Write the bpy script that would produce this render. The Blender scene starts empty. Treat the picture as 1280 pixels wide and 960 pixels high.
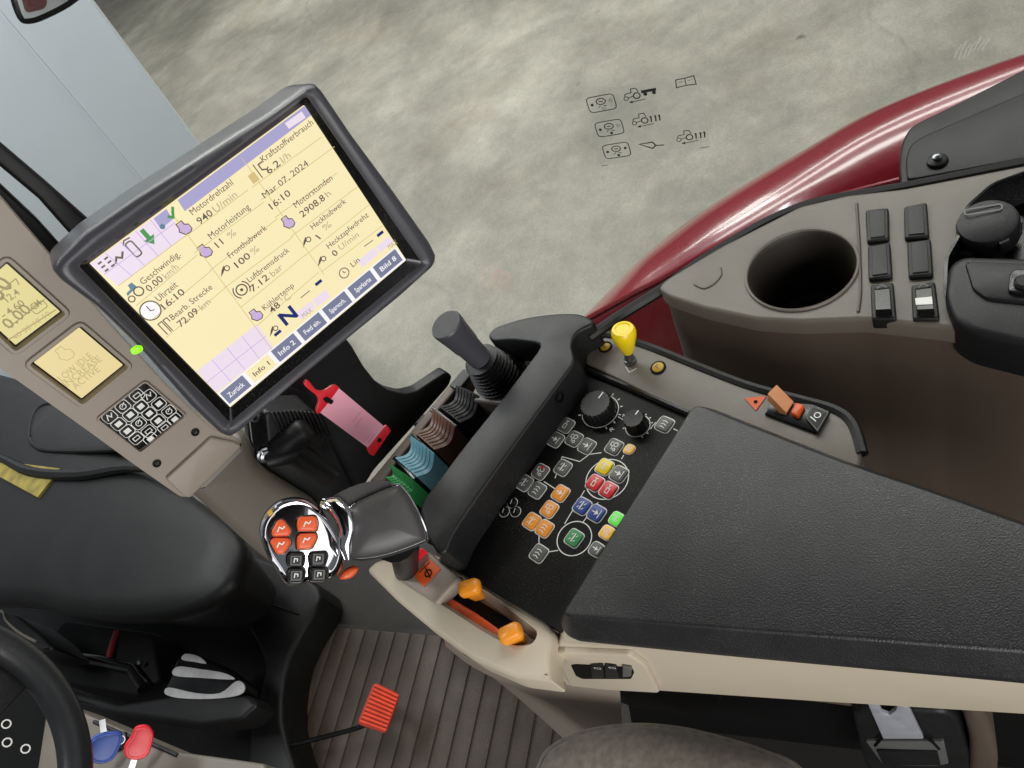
import bpy, bmesh, math, random
from mathutils import Vector, Matrix
random.seed(7)
sc = bpy.context.scene
COL = sc.collection
# ---------------------------------------------------------------- camera
# world: X = tractor's right, Y = tractor's forward, Z = up, cab floor z = 0
FPX, CZ = 967.0, 1.42
S2 = math.sqrt(.5)
def tr(x, y, z): return Vector((.656*x+.755*y, -.755*x+.656*y, z))
CR = tr(.8, -.6*S2, -.6*S2).normalized()
CU = tr(.6, .8*S2, .8*S2).normalized()
CW = tr(0, S2, -S2).normalized()
CAM = Vector((0, 0, CZ))
cd = bpy.data.cameras.new('camera')
cd.sensor_width = 36.0; cd.lens = 36.0*FPX/1280.0
cd.clip_start = .02; cd.clip_end = 200
cam = bpy.data.objects.new('camera', cd); COL.objects.link(cam)
cam.matrix_world = Matrix(((CR.x, CU.x, -CW.x, 0), (CR.y, CU.y, -CW.y, 0), (CR.z, CU.z, -CW.z, CZ), (0, 0, 0, 1)))
sc.camera = cam
# ---------------------------------------------------------------- light
w = bpy.data.worlds.new('World'); sc.world = w; w.use_nodes = True
w.node_tree.nodes['Background'].inputs[0].default_value = (.80, .86, .92, 1)
w.node_tree.nodes['Background'].inputs[1].default_value = .15
def area(name, loc, target, sx, sy, power, col=(1, .97, .93)):
    l = bpy.data.lights.new(name, 'AREA'); l.shape = 'RECTANGLE'; l.size = sx; l.size_y = sy
    l.energy = power; l.color = col
    o = bpy.data.objects.new(name, l); COL.objects.link(o); o.location = loc
    o.rotation_euler = (Vector(target)-Vector(loc)).to_track_quat('-Z', 'Y').to_euler()
    return o
area('doorway_light', (-1.7, -.75, 1.3), (.2, .35, .75), 1.5, 1.3, 42, (1, .985, .96))
area('rear_window_light', (-.3, -1.9, 1.65), (0, .5, .8), 2.8, 1.3, 17, (1, .985, .96))
for lx, ly, ln in ((3.2, 2.0, 7), (5.0, 1.5, 9), (7.0, 2.5, 9), (5.6, 6.2, 4), (8.2, 8.5, 6)):   # fluorescent rows under the hall roof; the far pair added to brighten the concrete
    area('hall_lamp', (lx, ly, 4.3), (lx, ly, -1.4), (.55), ln, (175 if ly < 5 else 330)*ln/7, (1, .99, .95))
area('wall_fill', (1.0, 2.4, 3.6), (2.6, 3.2, .4), .3, 3.0, 120, (.96, .98, 1))  # added fill with no fixture behind it, brightens the hall wall
sc.view_settings.view_transform = 'Standard'; sc.view_settings.look = 'None'
sc.view_settings.exposure = 0; sc.view_settings.gamma = 1
# ---------------------------------------------------------------- geometry helpers
def ray(px, py): return CR*((px-640)/FPX) - CU*((py-480)/FPX) + CW
class Fr:
    """a plane in the world: origin, two axes, normal; at() reads where a sight line meets it"""
    def __init__(s, o, u, v):
        s.o = Vector(o); s.u = Vector(u).normalized(); v = Vector(v)
        s.v = (v-s.u*v.dot(s.u)).normalized(); s.n = s.u.cross(s.v)
    def at(s, px, py, h=0):
        r = ray(px, py); t = ((s.o+s.n*h-CAM).dot(s.n))/r.dot(s.n); d = CAM+r*t-s.o
        return (d.dot(s.u), d.dot(s.v))
    def ats(s, pts, h=0): return [s.at(x, y, h) for x, y in pts]
    def w(s, a, b, h=0): return s.o+s.u*a+s.v*b+s.n*h
    def off(s, h): return Fr(s.o+s.n*h, s.u, s.v)
    def sub(s, a, b, ang=0, h=0):
        return Fr(s.w(a, b, h), s.u*math.cos(ang)+s.v*math.sin(ang), -s.u*math.sin(ang)+s.v*math.cos(ang))
def HZ(z): return Fr((0, 0, z), (1, 0, 0), (0, 1, 0))
def zpt(px, py, z): r = ray(px, py); return CAM+r*((z-CZ)/r.z)
def dpt(px, py, d): return CAM+ray(px, py)*d
def xpt(px, py, x): r = ray(px, py); return CAM+r*(x/r.x)
def facing(px, py, d, tilt=0, turn=0, roll=0):
    """frame at a sight line, looking back along it, tilted"""
    n = -ray(px, py).normalized(); u = (CR-n*CR.dot(n)).normalized(); v = n.cross(u)
    m = Matrix.Rotation(tilt, 3, u) @ Matrix.Rotation(turn, 3, v) @ Matrix.Rotation(roll, 3, n)
    return Fr(dpt(px, py, d), m@u, m@v)
def sr(c):
    out = []
    for k in c:
        k = k/255.0; out.append(k/12.92 if k <= .04045 else ((k+.055)/1.055)**2.4)
    return out
def rnd(pts, r, seg=4):
    """round the corners of a 2D polygon"""
    out = []; n = len(pts)
    for i in range(n):
        p = Vector(pts[i][:2]); a = Vector(pts[i-1][:2]); b = Vector(pts[(i+1) % n][:2])
        rr = r[i] if isinstance(r, (list, tuple)) else r
        d1 = a-p; d2 = b-p
        k = min(rr, d1.length*.48, d2.length*.48)
        if k < 1e-6: out.append((p.x, p.y)); continue
        p1 = p+d1.normalized()*k; p2 = p+d2.normalized()*k
        for j in range(seg+1):
            t = j/seg; q = p1*(1-t)**2+p*2*t*(1-t)+p2*t*t
            out.append((q.x, q.y))
    return out
def smooth2(pts, k=4, closed=True):
    out = []; n = len(pts); P = [Vector(p) for p in pts]
    rng = range(n if closed else n-1)
    for i in rng:
        if closed: p0, p1, p2, p3 = P[i-1], P[i], P[(i+1) % n], P[(i+2) % n]
        else: p0, p1, p2, p3 = P[max(i-1, 0)], P[i], P[i+1], P[min(i+2, n-1)]
        for j in range(k):
            t = j/k
            out.append(.5*((2*p1)+(-p0+p2)*t+(2*p0-5*p1+4*p2-p3)*t*t+(-p0+3*p1-3*p2+p3)*t**3))
    if not closed: out.append(P[-1])
    return out
def ccw(pts):
    q = []
    for p in pts:
        if not q or (Vector(p[:2])-Vector(q[-1][:2])).length > 2e-5: q.append(tuple(p[:2]))
    if len(q) > 3 and (Vector(q[0])-Vector(q[-1])).length < 2e-5: q.pop()
    pts = q
    a = sum(pts[i-1][0]*pts[i][1]-pts[i][0]*pts[i-1][1] for i in range(len(pts)))
    return list(pts) if a > 0 else list(reversed(pts))
def inset(pts, d):
    pts = ccw(pts); n = len(pts); out = []
    for i in range(n):
        p = Vector(pts[i]); a = (p-Vector(pts[i-1])); b = (Vector(pts[(i+1) % n])-p)
        if a.length < 1e-9 or b.length < 1e-9: out.append(tuple(p)); continue
        a.normalize(); b.normalize()
        na = Vector((-a.y, a.x)); nb = Vector((-b.y, b.x)); m = na+nb
        if m.length < 1e-6: out.append(tuple(p)); continue
        m.normalize(); out.append(tuple(p+m*(d/max(.35, m.dot(na)))))
    return out
def loft(bm, loops, cap0=True, cap1=True, closed=True):
    rows = [[bm.verts.new(p) for p in L] for L in loops]
    n = len(rows[0])
    for a, b in zip(rows, rows[1:]):
        for i in range(n if closed else n-1):
            j = (i+1) % n
            bm.faces.new((a[i], a[j], b[j], b[i]))
    if closed and cap0: bm.faces.new(list(reversed(rows[0])))
    if closed and cap1: bm.faces.new(rows[-1])
    return rows
def capface(bm, L):
    vs = [bm.verts.new(p) for p in L]; es = [bm.edges.new((vs[i-1], vs[i])) for i in range(len(vs))]
    bmesh.ops.triangle_fill(bm, edges=es, use_beauty=True, use_dissolve=False)
    bmesh.ops.remove_doubles(bm, verts=bm.verts, dist=1e-7)
def slab(bm, fr, pts, h0, h1, bev=0, seg=3, crown=0):
    """polygon in fr from h0 up to h1 with a rounded upper rim"""
    pts = ccw(pts)
    L = [[fr.w(a, b, h0) for a, b in pts]]
    if bev > 0:
        L.append([fr.w(a, b, h1-bev) for a, b in pts])
        for j in range(1, seg+1):
            t = j/seg*math.pi/2
            L.append([fr.w(a, b, h1-bev+bev*math.sin(t)) for a, b in inset(pts, bev*(1-math.cos(t)))])
    else: L.append([fr.w(a, b, h1) for a, b in pts])
    loft(bm, L, True, bev <= 0)
    if bev > 0: capface(bm, L[-1])
def taper(bm, fr, pts0, h0, pts1, h1):
    loft(bm, [[fr.w(a, b, h0) for a, b in pts0], [fr.w(a, b, h1) for a, b in pts1]])
def tube(bm, pts, rad, seg=10, closed=False):
    P = [Vector(p) for p in pts]; n = len(P); loops = []; ref = None
    for i in range(n):
        if closed: d = (P[(i+1) % n]-P[i-1])
        else: d = P[min(i+1, n-1)]-P[max(i-1, 0)]
        d.normalize()
        if ref is None: ref = d.orthogonal().normalized()
        ref = (ref-d*ref.dot(d)).normalized(); b = d.cross(ref)
        r = rad[i] if isinstance(rad, (list, tuple)) else rad
        loops.append([P[i]+(ref*math.cos(2*math.pi*k/seg)+b*math.sin(2*math.pi*k/seg))*r for k in range(seg)])
    if closed: loft(bm, loops+[loops[0]], False, False)
    else: loft(bm, loops)
def lathe(bm, o, ax, prof, seg=24, rib=0, ribn=0):
    """prof: (radius, height) pairs along ax"""
    o = Vector(o); ax = Vector(ax).normalized(); u = ax.orthogonal().normalized(); v = ax.cross(u); L = []
    for r, h in prof:
        L.append([o+ax*h+(u*math.cos(2*math.pi*k/seg)+v*math.sin(2*math.pi*k/seg))*(r*(1+(rib*math.cos(ribn*2*math.pi*k/seg) if r > 0 else 0))) for k in range(seg)])
    loft(bm, L, prof[0][0] == 0, True)
HB = [0.0]
def stroke(bm, fr, pts, wd, h=.0003, closed=False):
    """flat printed line"""
    HB[0] = (HB[0]+.00001) % .00012; h += HB[0]
    P = [Vector(p) for p in pts]; n = len(P); lo = []
    for i in range(n):
        if closed: a = P[i]-P[i-1]; b = P[(i+1) % n]-P[i]
        else: a = P[i]-P[i-1] if i else P[1]-P[0]; b = P[i+1]-P[i] if i < n-1 else a
        a = a.normalized(); b = b.normalized(); na = Vector((-a.y, a.x)); m = na+Vector((-b.y, b.x))
        m = m.normalized() if m.length > 1e-6 else na
        k = wd/2/max(.5, m.dot(na)); lo.append((P[i]+m*k, P[i]-m*k))
    vs = [(bm.verts.new(fr.w(p.x, p.y, h)), bm.verts.new(fr.w(q.x, q.y, h))) for p, q in lo]
    for i in range(n if closed else n-1):
        j = (i+1) % n; bm.faces.new((vs[i][0], vs[i][1], vs[j][1], vs[j][0]))
def circ(cx, cy, r, n=20, ry=None): return [(cx+r*math.cos(2*math.pi*k/n), cy+(ry or r)*math.sin(2*math.pi*k/n)) for k in range(n)]
def fill(bm, fr, pts, h=.0003):
    HB[0] = (HB[0]+.00001) % .00012
    f = bm.faces.new([bm.verts.new(fr.w(a, b, h+HB[0])) for a, b in ccw(pts)])
    if len(pts) > 4: bmesh.ops.triangulate(bm, faces=[f])
def rect(cx, cy, wx, wy): return [(cx-wx/2, cy-wy/2), (cx+wx/2, cy-wy/2), (cx+wx/2, cy+wy/2), (cx-wx/2, cy+wy/2)]
def rrect(cx, cy, wx, wy, r, seg=3): return rnd(rect(cx, cy, wx, wy), r, seg)
def holed(bm, fr, outer, holes, h):
    """flat sheet with openings"""
    es = []
    for L in [outer]+holes:
        vs = [bm.verts.new(fr.w(a, b, h)) for a, b in L]
        es += [bm.edges.new((vs[i-1], vs[i])) for i in range(len(vs))]
    r = bmesh.ops.triangle_fill(bm, edges=es, use_beauty=True, use_dissolve=False)
    for f in r['geom']:
        if isinstance(f, bmesh.types.BMFace):
            f.normal_update()
            if f.normal.dot(fr.n) < 0: f.normal_flip()
def wall(bm, fr, pts, h0, h1, inward=False):
    a = [bm.verts.new(fr.w(x, y, h0)) for x, y in pts]; b = [bm.verts.new(fr.w(x, y, h1)) for x, y in pts]
    for i in range(len(pts)):
        f = (a[i-1], a[i], b[i], b[i-1]); bm.faces.new(f if not inward else f[::-1])
# ---------------------------------------------------------------- objects
def org(o):
    v = Vector((0, 0, 0))
    while o is not None: v += o.location; o = o.parent
    return v
def obj(name, bm, m, parent=None, ang=38, label=None, recalc=True):
    if recalc: bmesh.ops.recalc_face_normals(bm, faces=bm.faces)
    me = bpy.data.meshes.new(name)
    o = bpy.data.objects.new(name, me); COL.objects.link(o)
    if parent is not None:
        o.parent = parent; d = org(parent)
        for v in bm.verts: v.co -= d
    else:
        lo = Vector((min(v.co.x for v in bm.verts), min(v.co.y for v in bm.verts), min(v.co.z for v in bm.verts)))
        hi = Vector((max(v.co.x for v in bm.verts), max(v.co.y for v in bm.verts), max(v.co.z for v in bm.verts)))
        d = Vector(((lo.x+hi.x)/2, (lo.y+hi.y)/2, lo.z)); o.location = d
        for v in bm.verts: v.co -= d
    bm.to_mesh(me); bm.free()
    for p in me.polygons: p.use_smooth = True
    me.set_sharp_from_angle(angle=math.radians(ang))
    me.materials.append(m)
    if label: o['label'] = label
    return o
def tag(o, label, cat, group=None):
    o['label'] = label; o['category'] = cat
    if group: o['group'] = group
    return o
def thing(name, label, cat, loc, group=None):
    o = bpy.data.objects.new(name, None); COL.objects.link(o); o.location = loc
    o.empty_display_size = .02
    return tag(o, label, cat, group)
def B(): return bmesh.new()
def one(name, fn, m, parent=None, **k):
    bm = B(); fn(bm); return obj(name, bm, m, parent, **k)
def text(name, s, fr, p0, p1, hgt, m, parent, h=.0004, off=0):
    """lettering laid on fr from p0 to p1 (local), cap height hgt"""
    cu = bpy.data.curves.new('lettering', 'FONT'); cu.body = s; cu.size = 1; cu.resolution_u = 2; cu.offset = off
    to = bpy.data.objects.new('lettering', cu)
    me = bpy.data.meshes.new_from_object(to)
    bpy.data.objects.remove(to); bpy.data.curves.remove(cu)
    bm = B(); bm.from_mesh(me); bpy.data.meshes.remove(me)
    x0 = min(v.co.x for v in bm.verts); x1 = max(v.co.x for v in bm.verts)
    p0 = Vector(p0); p1 = Vector(p1); d = p1-p0; L = d.length; d.normalize(); e = Vector((-d.y, d.x))
    sx = L/(x1-x0); sy = hgt/.72
    for v in bm.verts:
        q = p0+d*((v.co.x-x0)*sx)+e*(v.co.y*sy); v.co = fr.w(q.x, q.y, h)
    return obj(name, bm, m, parent, recalc=False)
# ---------------------------------------------------------------- materials
def mat(name, rgb, rough=.5, metal=0, bump=None, var=.12, vscale=8, coat=0, spec=.5, emit=None, estr=1, sheen=0, rvar=.08, dust=0, dscale=900):
    m = bpy.data.materials.new(name); m.use_nodes = True
    nt = m.node_tree; b = nt.nodes['Principled BSDF']; c = sr(rgb)
    b.inputs['Roughness'].default_value = rough; b.inputs['Metallic'].default_value = metal
    b.inputs['Coat Weight'].default_value = coat; b.inputs['Coat Roughness'].default_value = .04
    b.inputs['Specular IOR Level'].default_value = spec
    b.inputs['Sheen Weight'].default_value = sheen
    tc = nt.nodes.new('ShaderNodeTexCoord')
    if emit:
        e = sr(emit); b.inputs['Emission Color'].default_value = (*e, 1); b.inputs['Emission Strength'].default_value = estr
    n = nt.nodes.new('ShaderNodeTexNoise'); n.inputs['Scale'].default_value = vscale; n.inputs['Detail'].default_value = 6
    nt.links.new(tc.outputs['Object'], n.inputs['Vector'])
    r = nt.nodes.new('ShaderNodeValToRGB'); nt.links.new(n.outputs['Fac'], r.inputs[0])
    r.color_ramp.elements[0].position = .3; r.color_ramp.elements[1].position = .7
    r.color_ramp.elements[0].color = (*[max(0, k*(1-var)) for k in c], 1); r.color_ramp.elements[1].color = (*[min(1, k*(1+var)) for k in c], 1)
    if dust:   # settled dust and fine scuffs
        dn = nt.nodes.new('ShaderNodeTexNoise'); dn.inputs['Scale'].default_value = dscale; dn.inputs['Detail'].default_value = 2
        dl = nt.nodes.new('ShaderNodeTexNoise'); dl.inputs['Scale'].default_value = 14; dl.inputs['Detail'].default_value = 4
        for q in (dn, dl): nt.links.new(tc.outputs['Object'], q.inputs['Vector'])
        dr = nt.nodes.new('ShaderNodeMapRange'); dr.inputs['From Min'].default_value = .60; dr.inputs['From Max'].default_value = .74
        nt.links.new(dn.outputs['Fac'], dr.inputs['Value'])
        dm = nt.nodes.new('ShaderNodeMapRange'); dm.inputs['From Min'].default_value = .38; dm.inputs['From Max'].default_value = .7; dm.inputs['To Max'].default_value = dust
        nt.links.new(dl.outputs['Fac'], dm.inputs['Value'])
        da = nt.nodes.new('ShaderNodeMath'); da.operation = 'MULTIPLY'; nt.links.new(dr.outputs[0], da.inputs[0]); nt.links.new(dm.outputs[0], da.inputs[1])
        dx = nt.nodes.new('ShaderNodeMix'); dx.data_type = 'RGBA'; dx.inputs[7].default_value = (.33, .31, .28, 1)
        nt.links.new(da.outputs[0], dx.inputs[0]); nt.links.new(r.outputs[0], dx.inputs[6]); nt.links.new(dx.outputs[2], b.inputs['Base Color'])
    else: nt.links.new(r.outputs[0], b.inputs['Base Color'])
    mr = nt.nodes.new('ShaderNodeMapRange'); mr.inputs['To Min'].default_value = max(.02, rough-rvar); mr.inputs['To Max'].default_value = min(1, rough+rvar)
    n3 = nt.nodes.new('ShaderNodeTexNoise'); n3.inputs['Scale'].default_value = vscale*3.1; n3.inputs['Detail'].default_value = 5
    nt.links.new(tc.outputs['Object'], n3.inputs['Vector'])
    nt.links.new(n3.outputs['Fac'], mr.inputs['Value']); nt.links.new(mr.outputs[0], b.inputs['Roughness'])
    if bump:
        n2 = nt.nodes.new('ShaderNodeTexNoise'); n2.inputs['Scale'].default_value = bump[0]; n2.inputs['Detail'].default_value = 3
        nt.links.new(tc.outputs['Object'], n2.inputs['Vector'])
        bp = nt.nodes.new('ShaderNodeBump'); bp.inputs['Strength'].default_value = bump[1]; bp.inputs['Distance'].default_value = bump[2] if len(bump) > 2 else .0006
        nt.links.new(n2.outputs['Fac'], bp.inputs['Height']); nt.links.new(bp.outputs[0], b.inputs['Normal'])
    return m
M = {}
M['bezel'] = mat('grey_bezel_plastic', (66, 66, 72), .36, bump=(900, .15), var=.06, dust=0.3)
M['black'] = mat('black_plastic', (20, 20, 21), .45, bump=(700, .2), var=.2, spec=.35, dust=0.4)
M['gloss'] = mat('black_gloss_plastic', (10, 10, 11), .22, var=.15, dust=0.3)
M['cupwell'] = mat('dark_brown_well', (44, 38, 33), .55, var=.1)
M['cover'] = mat('black_cover_plastic', (9, 10, 11), .38, bump=(600, .25), var=.2, spec=.3)
M['deep'] = mat('dark_void_plastic', (7, 7, 7), .7, var=.2, spec=.2)  # near-black; also stands in for shade in holes and voids
M['panel'] = mat('black_membrane', (5, 5, 6), .45, bump=(1200, .12), var=.1, spec=.18, dust=0.5)
M['rail'] = mat('charcoal_plastic', (21, 22, 23), .45, bump=(800, .25), var=.12, spec=.4, dust=0.25)
M['pad'] = mat('armrest_vinyl', (34, 35, 36), .38, bump=(760, .6, .0008), var=.2, vscale=30, spec=.55, dust=0.35)
M['beige'] = mat('beige_plastic', (192, 180, 160), .45, bump=(900, .12), var=.04)
M['taupe'] = mat('taupe_plastic', (148, 136, 124), .45, bump=(900, .15), var=.05, dust=0.25)
M['brown'] = mat('brown_grey_plastic', (104, 97, 88), .42, bump=(900, .18), var=.06, dust=0.3)
M['brown_lo'] = mat('brown_dark_plastic', (84, 72, 62), .5, bump=(700, .25), var=.08, dust=0.25)  # darker copy of the console brown, shade put into its colour
M['chrome'] = mat('chrome', (225, 225, 228), .07, metal=1, var=.02, rvar=.03)
M['grip'] = mat('soft_grip', (70, 68, 68), .42, bump=(900, .2), var=.06, dust=0.2)
M['silver'] = mat('bright_silver_plastic', (160, 160, 158), .3, var=.15, vscale=40)
M['steel'] = mat('steel', (150, 152, 156), .32, metal=1, var=.1)
M['bezel2'] = mat('zinc_plate', (150, 152, 160), .4, var=.1, vscale=60, dust=.3)
M['white'] = mat('white_print', (235, 235, 230), .5, var=.05)
M['pedal'] = mat('pedal_rubber', (212, 66, 38), .5, var=.15, vscale=60, dust=.5)
M['orange'] = mat('orange_plastic', (232, 92, 40), .35, var=.05)
M['amber'] = mat('amber_plastic', (240, 150, 40), .35, var=.08)
M['peach'] = mat('faded_orange_plastic', (240, 165, 110), .4, var=.05)
M['red'] = mat('red_plastic', (215, 30, 45), .35, var=.08)
M['yellow'] = mat('yellow_plastic', (246, 214, 24), .3, var=.04)
M['dkyellow'] = mat('dull_yellow_print', (200, 160, 40), .5)
M['blue'] = mat('blue_plastic', (40, 70, 150), .4, var=.08)
M['green'] = mat('green_plastic', (58, 150, 85), .42, var=.08)
M['teal'] = mat('pale_blue_plastic', (100, 150, 165), .45, var=.1)
M['dkbrown'] = mat('dark_brown_plastic', (88, 58, 42), .45, var=.12)
M['pink'] = mat('pink_paper', (244, 170, 190), .5, var=.03)
M['pinkprint'] = mat('pink_print', (205, 130, 160), .6)
M['key_grey'] = mat('grey_key', (92, 92, 90), .45, var=.08)
M['sticker'] = mat('orange_sticker', (226, 92, 30), .45)
M['fabric'] = mat('seat_fabric', (128, 118, 108), .9, bump=(1500, .8, .001), var=.25, vscale=120, sheen=.3)
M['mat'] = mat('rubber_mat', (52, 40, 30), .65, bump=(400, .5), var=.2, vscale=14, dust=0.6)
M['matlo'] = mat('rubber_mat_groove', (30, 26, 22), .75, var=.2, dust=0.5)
M['dash'] = mat('dark_dash_plastic', (11, 11, 11), .5, bump=(500, .3), var=.2, vscale=5, spec=.3, dust=0.1)
M['steering'] = mat('wheel_leather', (34, 35, 37), .33, bump=(700, .2), var=.1, dust=0.3)
M['film'] = mat('clear_film_print', (40, 40, 40), .5)
M['rubber'] = mat('rubber_seal', (16, 16, 17), .5)
M['yellowtag'] = mat('faded_yellow_sticker', (118, 106, 40), .6, var=.35, vscale=40)
M['bigwall'] = mat('painted_wall_panel', (205, 212, 218), .55, var=.04, vscale=.8)
M['green_led'] = mat('green_led', (120, 230, 20), .3, emit=(130, 235, 20), estr=1.0)
M['amberlens'] = mat('amber_lens', (235, 110, 30), .15, coat=1, var=.2)
def emi(name, rgb, s=1.0, rough=.25):
    return mat(name, (8, 8, 8), rough, emit=rgb, estr=s, var=0)
M['scr'] = emi('screen_yellow', (250, 235, 186))
M['scr_pink'] = emi('screen_lilac', (238, 222, 238))
M['scr_bar'] = emi('screen_bar', (168, 163, 205))
M['scr_tab'] = emi('screen_tab', (122, 126, 152))
M['scr_white'] = emi('screen_white', (250, 248, 250))
M['scr_ink'] = emi('screen_ink', (98, 84, 74), 1)
M['scr_grey'] = emi('screen_grey_ink', (184, 168, 134), 1)
M['scr_line'] = emi('screen_line', (214, 190, 130), 1)
M['scr_navy'] = emi('screen_navy', (28, 46, 110), 1)
M['scr_green'] = emi('screen_green', (70, 150, 80), 1)
M['scr_lilac'] = emi('screen_icon', (200, 175, 225), 1)
M['scr_tyre'] = emi('screen_teal', (90, 130, 150), 1)
M['lcd'] = emi('lcd_yellow', (232, 212, 150), .95, .4)
M['lcd_lo'] = emi('lcd_olive', (222, 210, 138), .95, .4)
M['lcd_ink'] = emi('lcd_ink', (150, 138, 82), .9, .4)
M['lcd_faint'] = emi('lcd_faint_ink', (196, 176, 116), .9, .4)
M['lit_green'] = mat('lit_key_green', (90, 190, 70), .4, emit=(90, 210, 60), estr=.6)
M['amber_glow'] = mat('lit_key_amber', (230, 180, 70), .4, emit=(230, 170, 50), estr=.3)
def grade(m, rgb0, rgb1, scale, det=8, rough=.6, bump=(30, .3, .004)):
    """mottled concrete"""
    nt = m.node_tree; b = nt.nodes['Principled BSDF']
    tc = nt.nodes.new('ShaderNodeTexCoord')
    n = nt.nodes.new('ShaderNodeTexNoise'); n.inputs['Scale'].default_value = scale; n.inputs['Detail'].default_value = det; n.inputs['Roughness'].default_value = .62; n.inputs['Distortion'].default_value = .2
    n2 = nt.nodes.new('ShaderNodeTexNoise'); n2.inputs['Scale'].default_value = scale*6; n2.inputs['Detail'].default_value = 8; n2.inputs['Roughness'].default_value = .7
    for k in (n, n2): nt.links.new(tc.outputs['Object'], k.inputs['Vector'])
    r = nt.nodes.new('ShaderNodeValToRGB'); e = r.color_ramp.elements
    e[0].position = .32; e[1].position = .68; e[0].color = (*sr(rgb0), 1); e[1].color = (*sr(rgb1), 1)
    k = e.new(.5); k.color = (*[(a+c)/2 for a, c in zip(sr(rgb0), sr(rgb1))], 1)
    nt.links.new(n.outputs['Fac'], r.inputs[0])
    r2 = nt.nodes.new('ShaderNodeValToRGB'); r2.color_ramp.elements[0].position = .35; r2.color_ramp.elements[1].position = .66
    r2.color_ramp.elements[0].color = (.84, .845, .84, 1); r2.color_ramp.elements[1].color = (1.1, 1.09, 1.07, 1)
    nt.links.new(n2.outputs['Fac'], r2.inputs[0])
    mx = nt.nodes.new('ShaderNodeMix'); mx.data_type = 'RGBA'; mx.blend_type = 'MULTIPLY'; mx.inputs[0].default_value = 1
    nt.links.new(r.outputs[0], mx.inputs[6]); nt.links.new(r2.outputs[0], mx.inputs[7])
    # dark specks
    v = nt.nodes.new('ShaderNodeTexNoise'); v.inputs['Scale'].default_value = scale*11; v.inputs['Detail'].default_value = 2
    nt.links.new(tc.outputs['Object'], v.inputs['Vector'])
    r3 = nt.nodes.new('ShaderNodeValToRGB'); r3.color_ramp.elements[0].position = .22; r3.color_ramp.elements[1].position = .27
    r3.color_ramp.elements[0].color = (.45, .44, .42, 1); r3.color_ramp.elements[1].color = (1, 1, 1, 1)
    nt.links.new(v.outputs['Fac'], r3.inputs[0])
    m2 = nt.nodes.new('ShaderNodeMix'); m2.data_type = 'RGBA'; m2.blend_type = 'MULTIPLY'; m2.inputs[0].default_value = 1
    nt.links.new(mx.outputs[2], m2.inputs[6]); nt.links.new(r3.outputs[0], m2.inputs[7])
    def layer(prev, sc, det, dist, p0, p1, c0, c1, rough=.6):
        q = nt.nodes.new('ShaderNodeTexNoise'); q.inputs['Scale'].default_value = sc; q.inputs['Detail'].default_value = det; q.inputs['Distortion'].default_value = dist; q.inputs['Roughness'].default_value = rough
        nt.links.new(tc.outputs['Object'], q.inputs['Vector'])
        rr = nt.nodes.new('ShaderNodeValToRGB'); rr.color_ramp.elements[0].position = p0; rr.color_ramp.elements[1].position = p1
        rr.color_ramp.elements[0].color = (*c0, 1); rr.color_ramp.elements[1].color = (*c1, 1); nt.links.new(q.outputs['Fac'], rr.inputs[0])
        m_ = nt.nodes.new('ShaderNodeMix'); m_.data_type = 'RGBA'; m_.blend_type = 'MULTIPLY'; m_.inputs[0].default_value = 1
        nt.links.new(prev, m_.inputs[6]); nt.links.new(rr.outputs[0], m_.inputs[7]); return m_.outputs[2], q
    last, _ = layer(m2.outputs[2], 13, 5, .1, .36, .64, (.92, .92, .915), (1.05, 1.045, 1.04))
    last, _ = layer(last, 1.5, 5, .7, .40, .64, (.85, .84, .82), (1.07, 1.06, 1.05), .6)
    last, _ = layer(last, .8, 4, 1.0, .55, .75, (1, 1, 1), (1.06, .98, .93))
    last, _ = layer(last, .5, 6, .4, .40, .60, (.80, .80, .79), (1.10, 1.10, 1.09), .65)
    last, _ = layer(last, 60, 3, 0, .40, .62, (.90, .90, .89), (1.04, 1.04, 1.03))
    # hairline cracks
    vo = nt.nodes.new('ShaderNodeTexVoronoi'); vo.feature = 'DISTANCE_TO_EDGE'; vo.inputs['Scale'].default_value = .2
    wn = nt.nodes.new('ShaderNodeTexNoise'); wn.inputs['Scale'].default_value = 1.6; wn.inputs['Detail'].default_value = 6
    nt.links.new(tc.outputs['Object'], wn.inputs['Vector'])
    wm = nt.nodes.new('ShaderNodeMix'); wm.data_type = 'RGBA'; wm.blend_type = 'ADD'; wm.inputs[0].default_value = .5
    nt.links.new(tc.outputs['Object'], wm.inputs[6]); nt.links.new(wn.outputs['Color'], wm.inputs[7]); nt.links.new(wm.outputs[2], vo.inputs['Vector'])
    cr = nt.nodes.new('ShaderNodeMapRange'); cr.inputs['From Max'].default_value = .004; cr.inputs['To Min'].default_value = .86; nt.links.new(vo.outputs['Distance'], cr.inputs['Value'])
    cm = nt.nodes.new('ShaderNodeMix'); cm.data_type = 'RGBA'; cm.blend_type = 'MULTIPLY'; cm.inputs[0].default_value = 1
    nt.links.new(last, cm.inputs[6]); nt.links.new(cr.outputs[0], cm.inputs[7])
    nt.links.new(cm.outputs[2], b.inputs['Base Color'])
    b.inputs['Roughness'].default_value = rough
    bp = nt.nodes.new('ShaderNodeBump'); bp.inputs['Strength'].default_value = bump[1]; bp.inputs['Distance'].default_value = bump[2]
    nt.links.new(n2.outputs['Fac'], bp.inputs['Height']); nt.links.new(bp.outputs[0], b.inputs['Normal'])
    return m
mc = bpy.data.materials.new('stained_concrete'); mc.use_nodes = True
M['concrete'] = grade(mc, (122, 120, 113), (150, 148, 141), .38, bump=(30, .03, .002))
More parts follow.
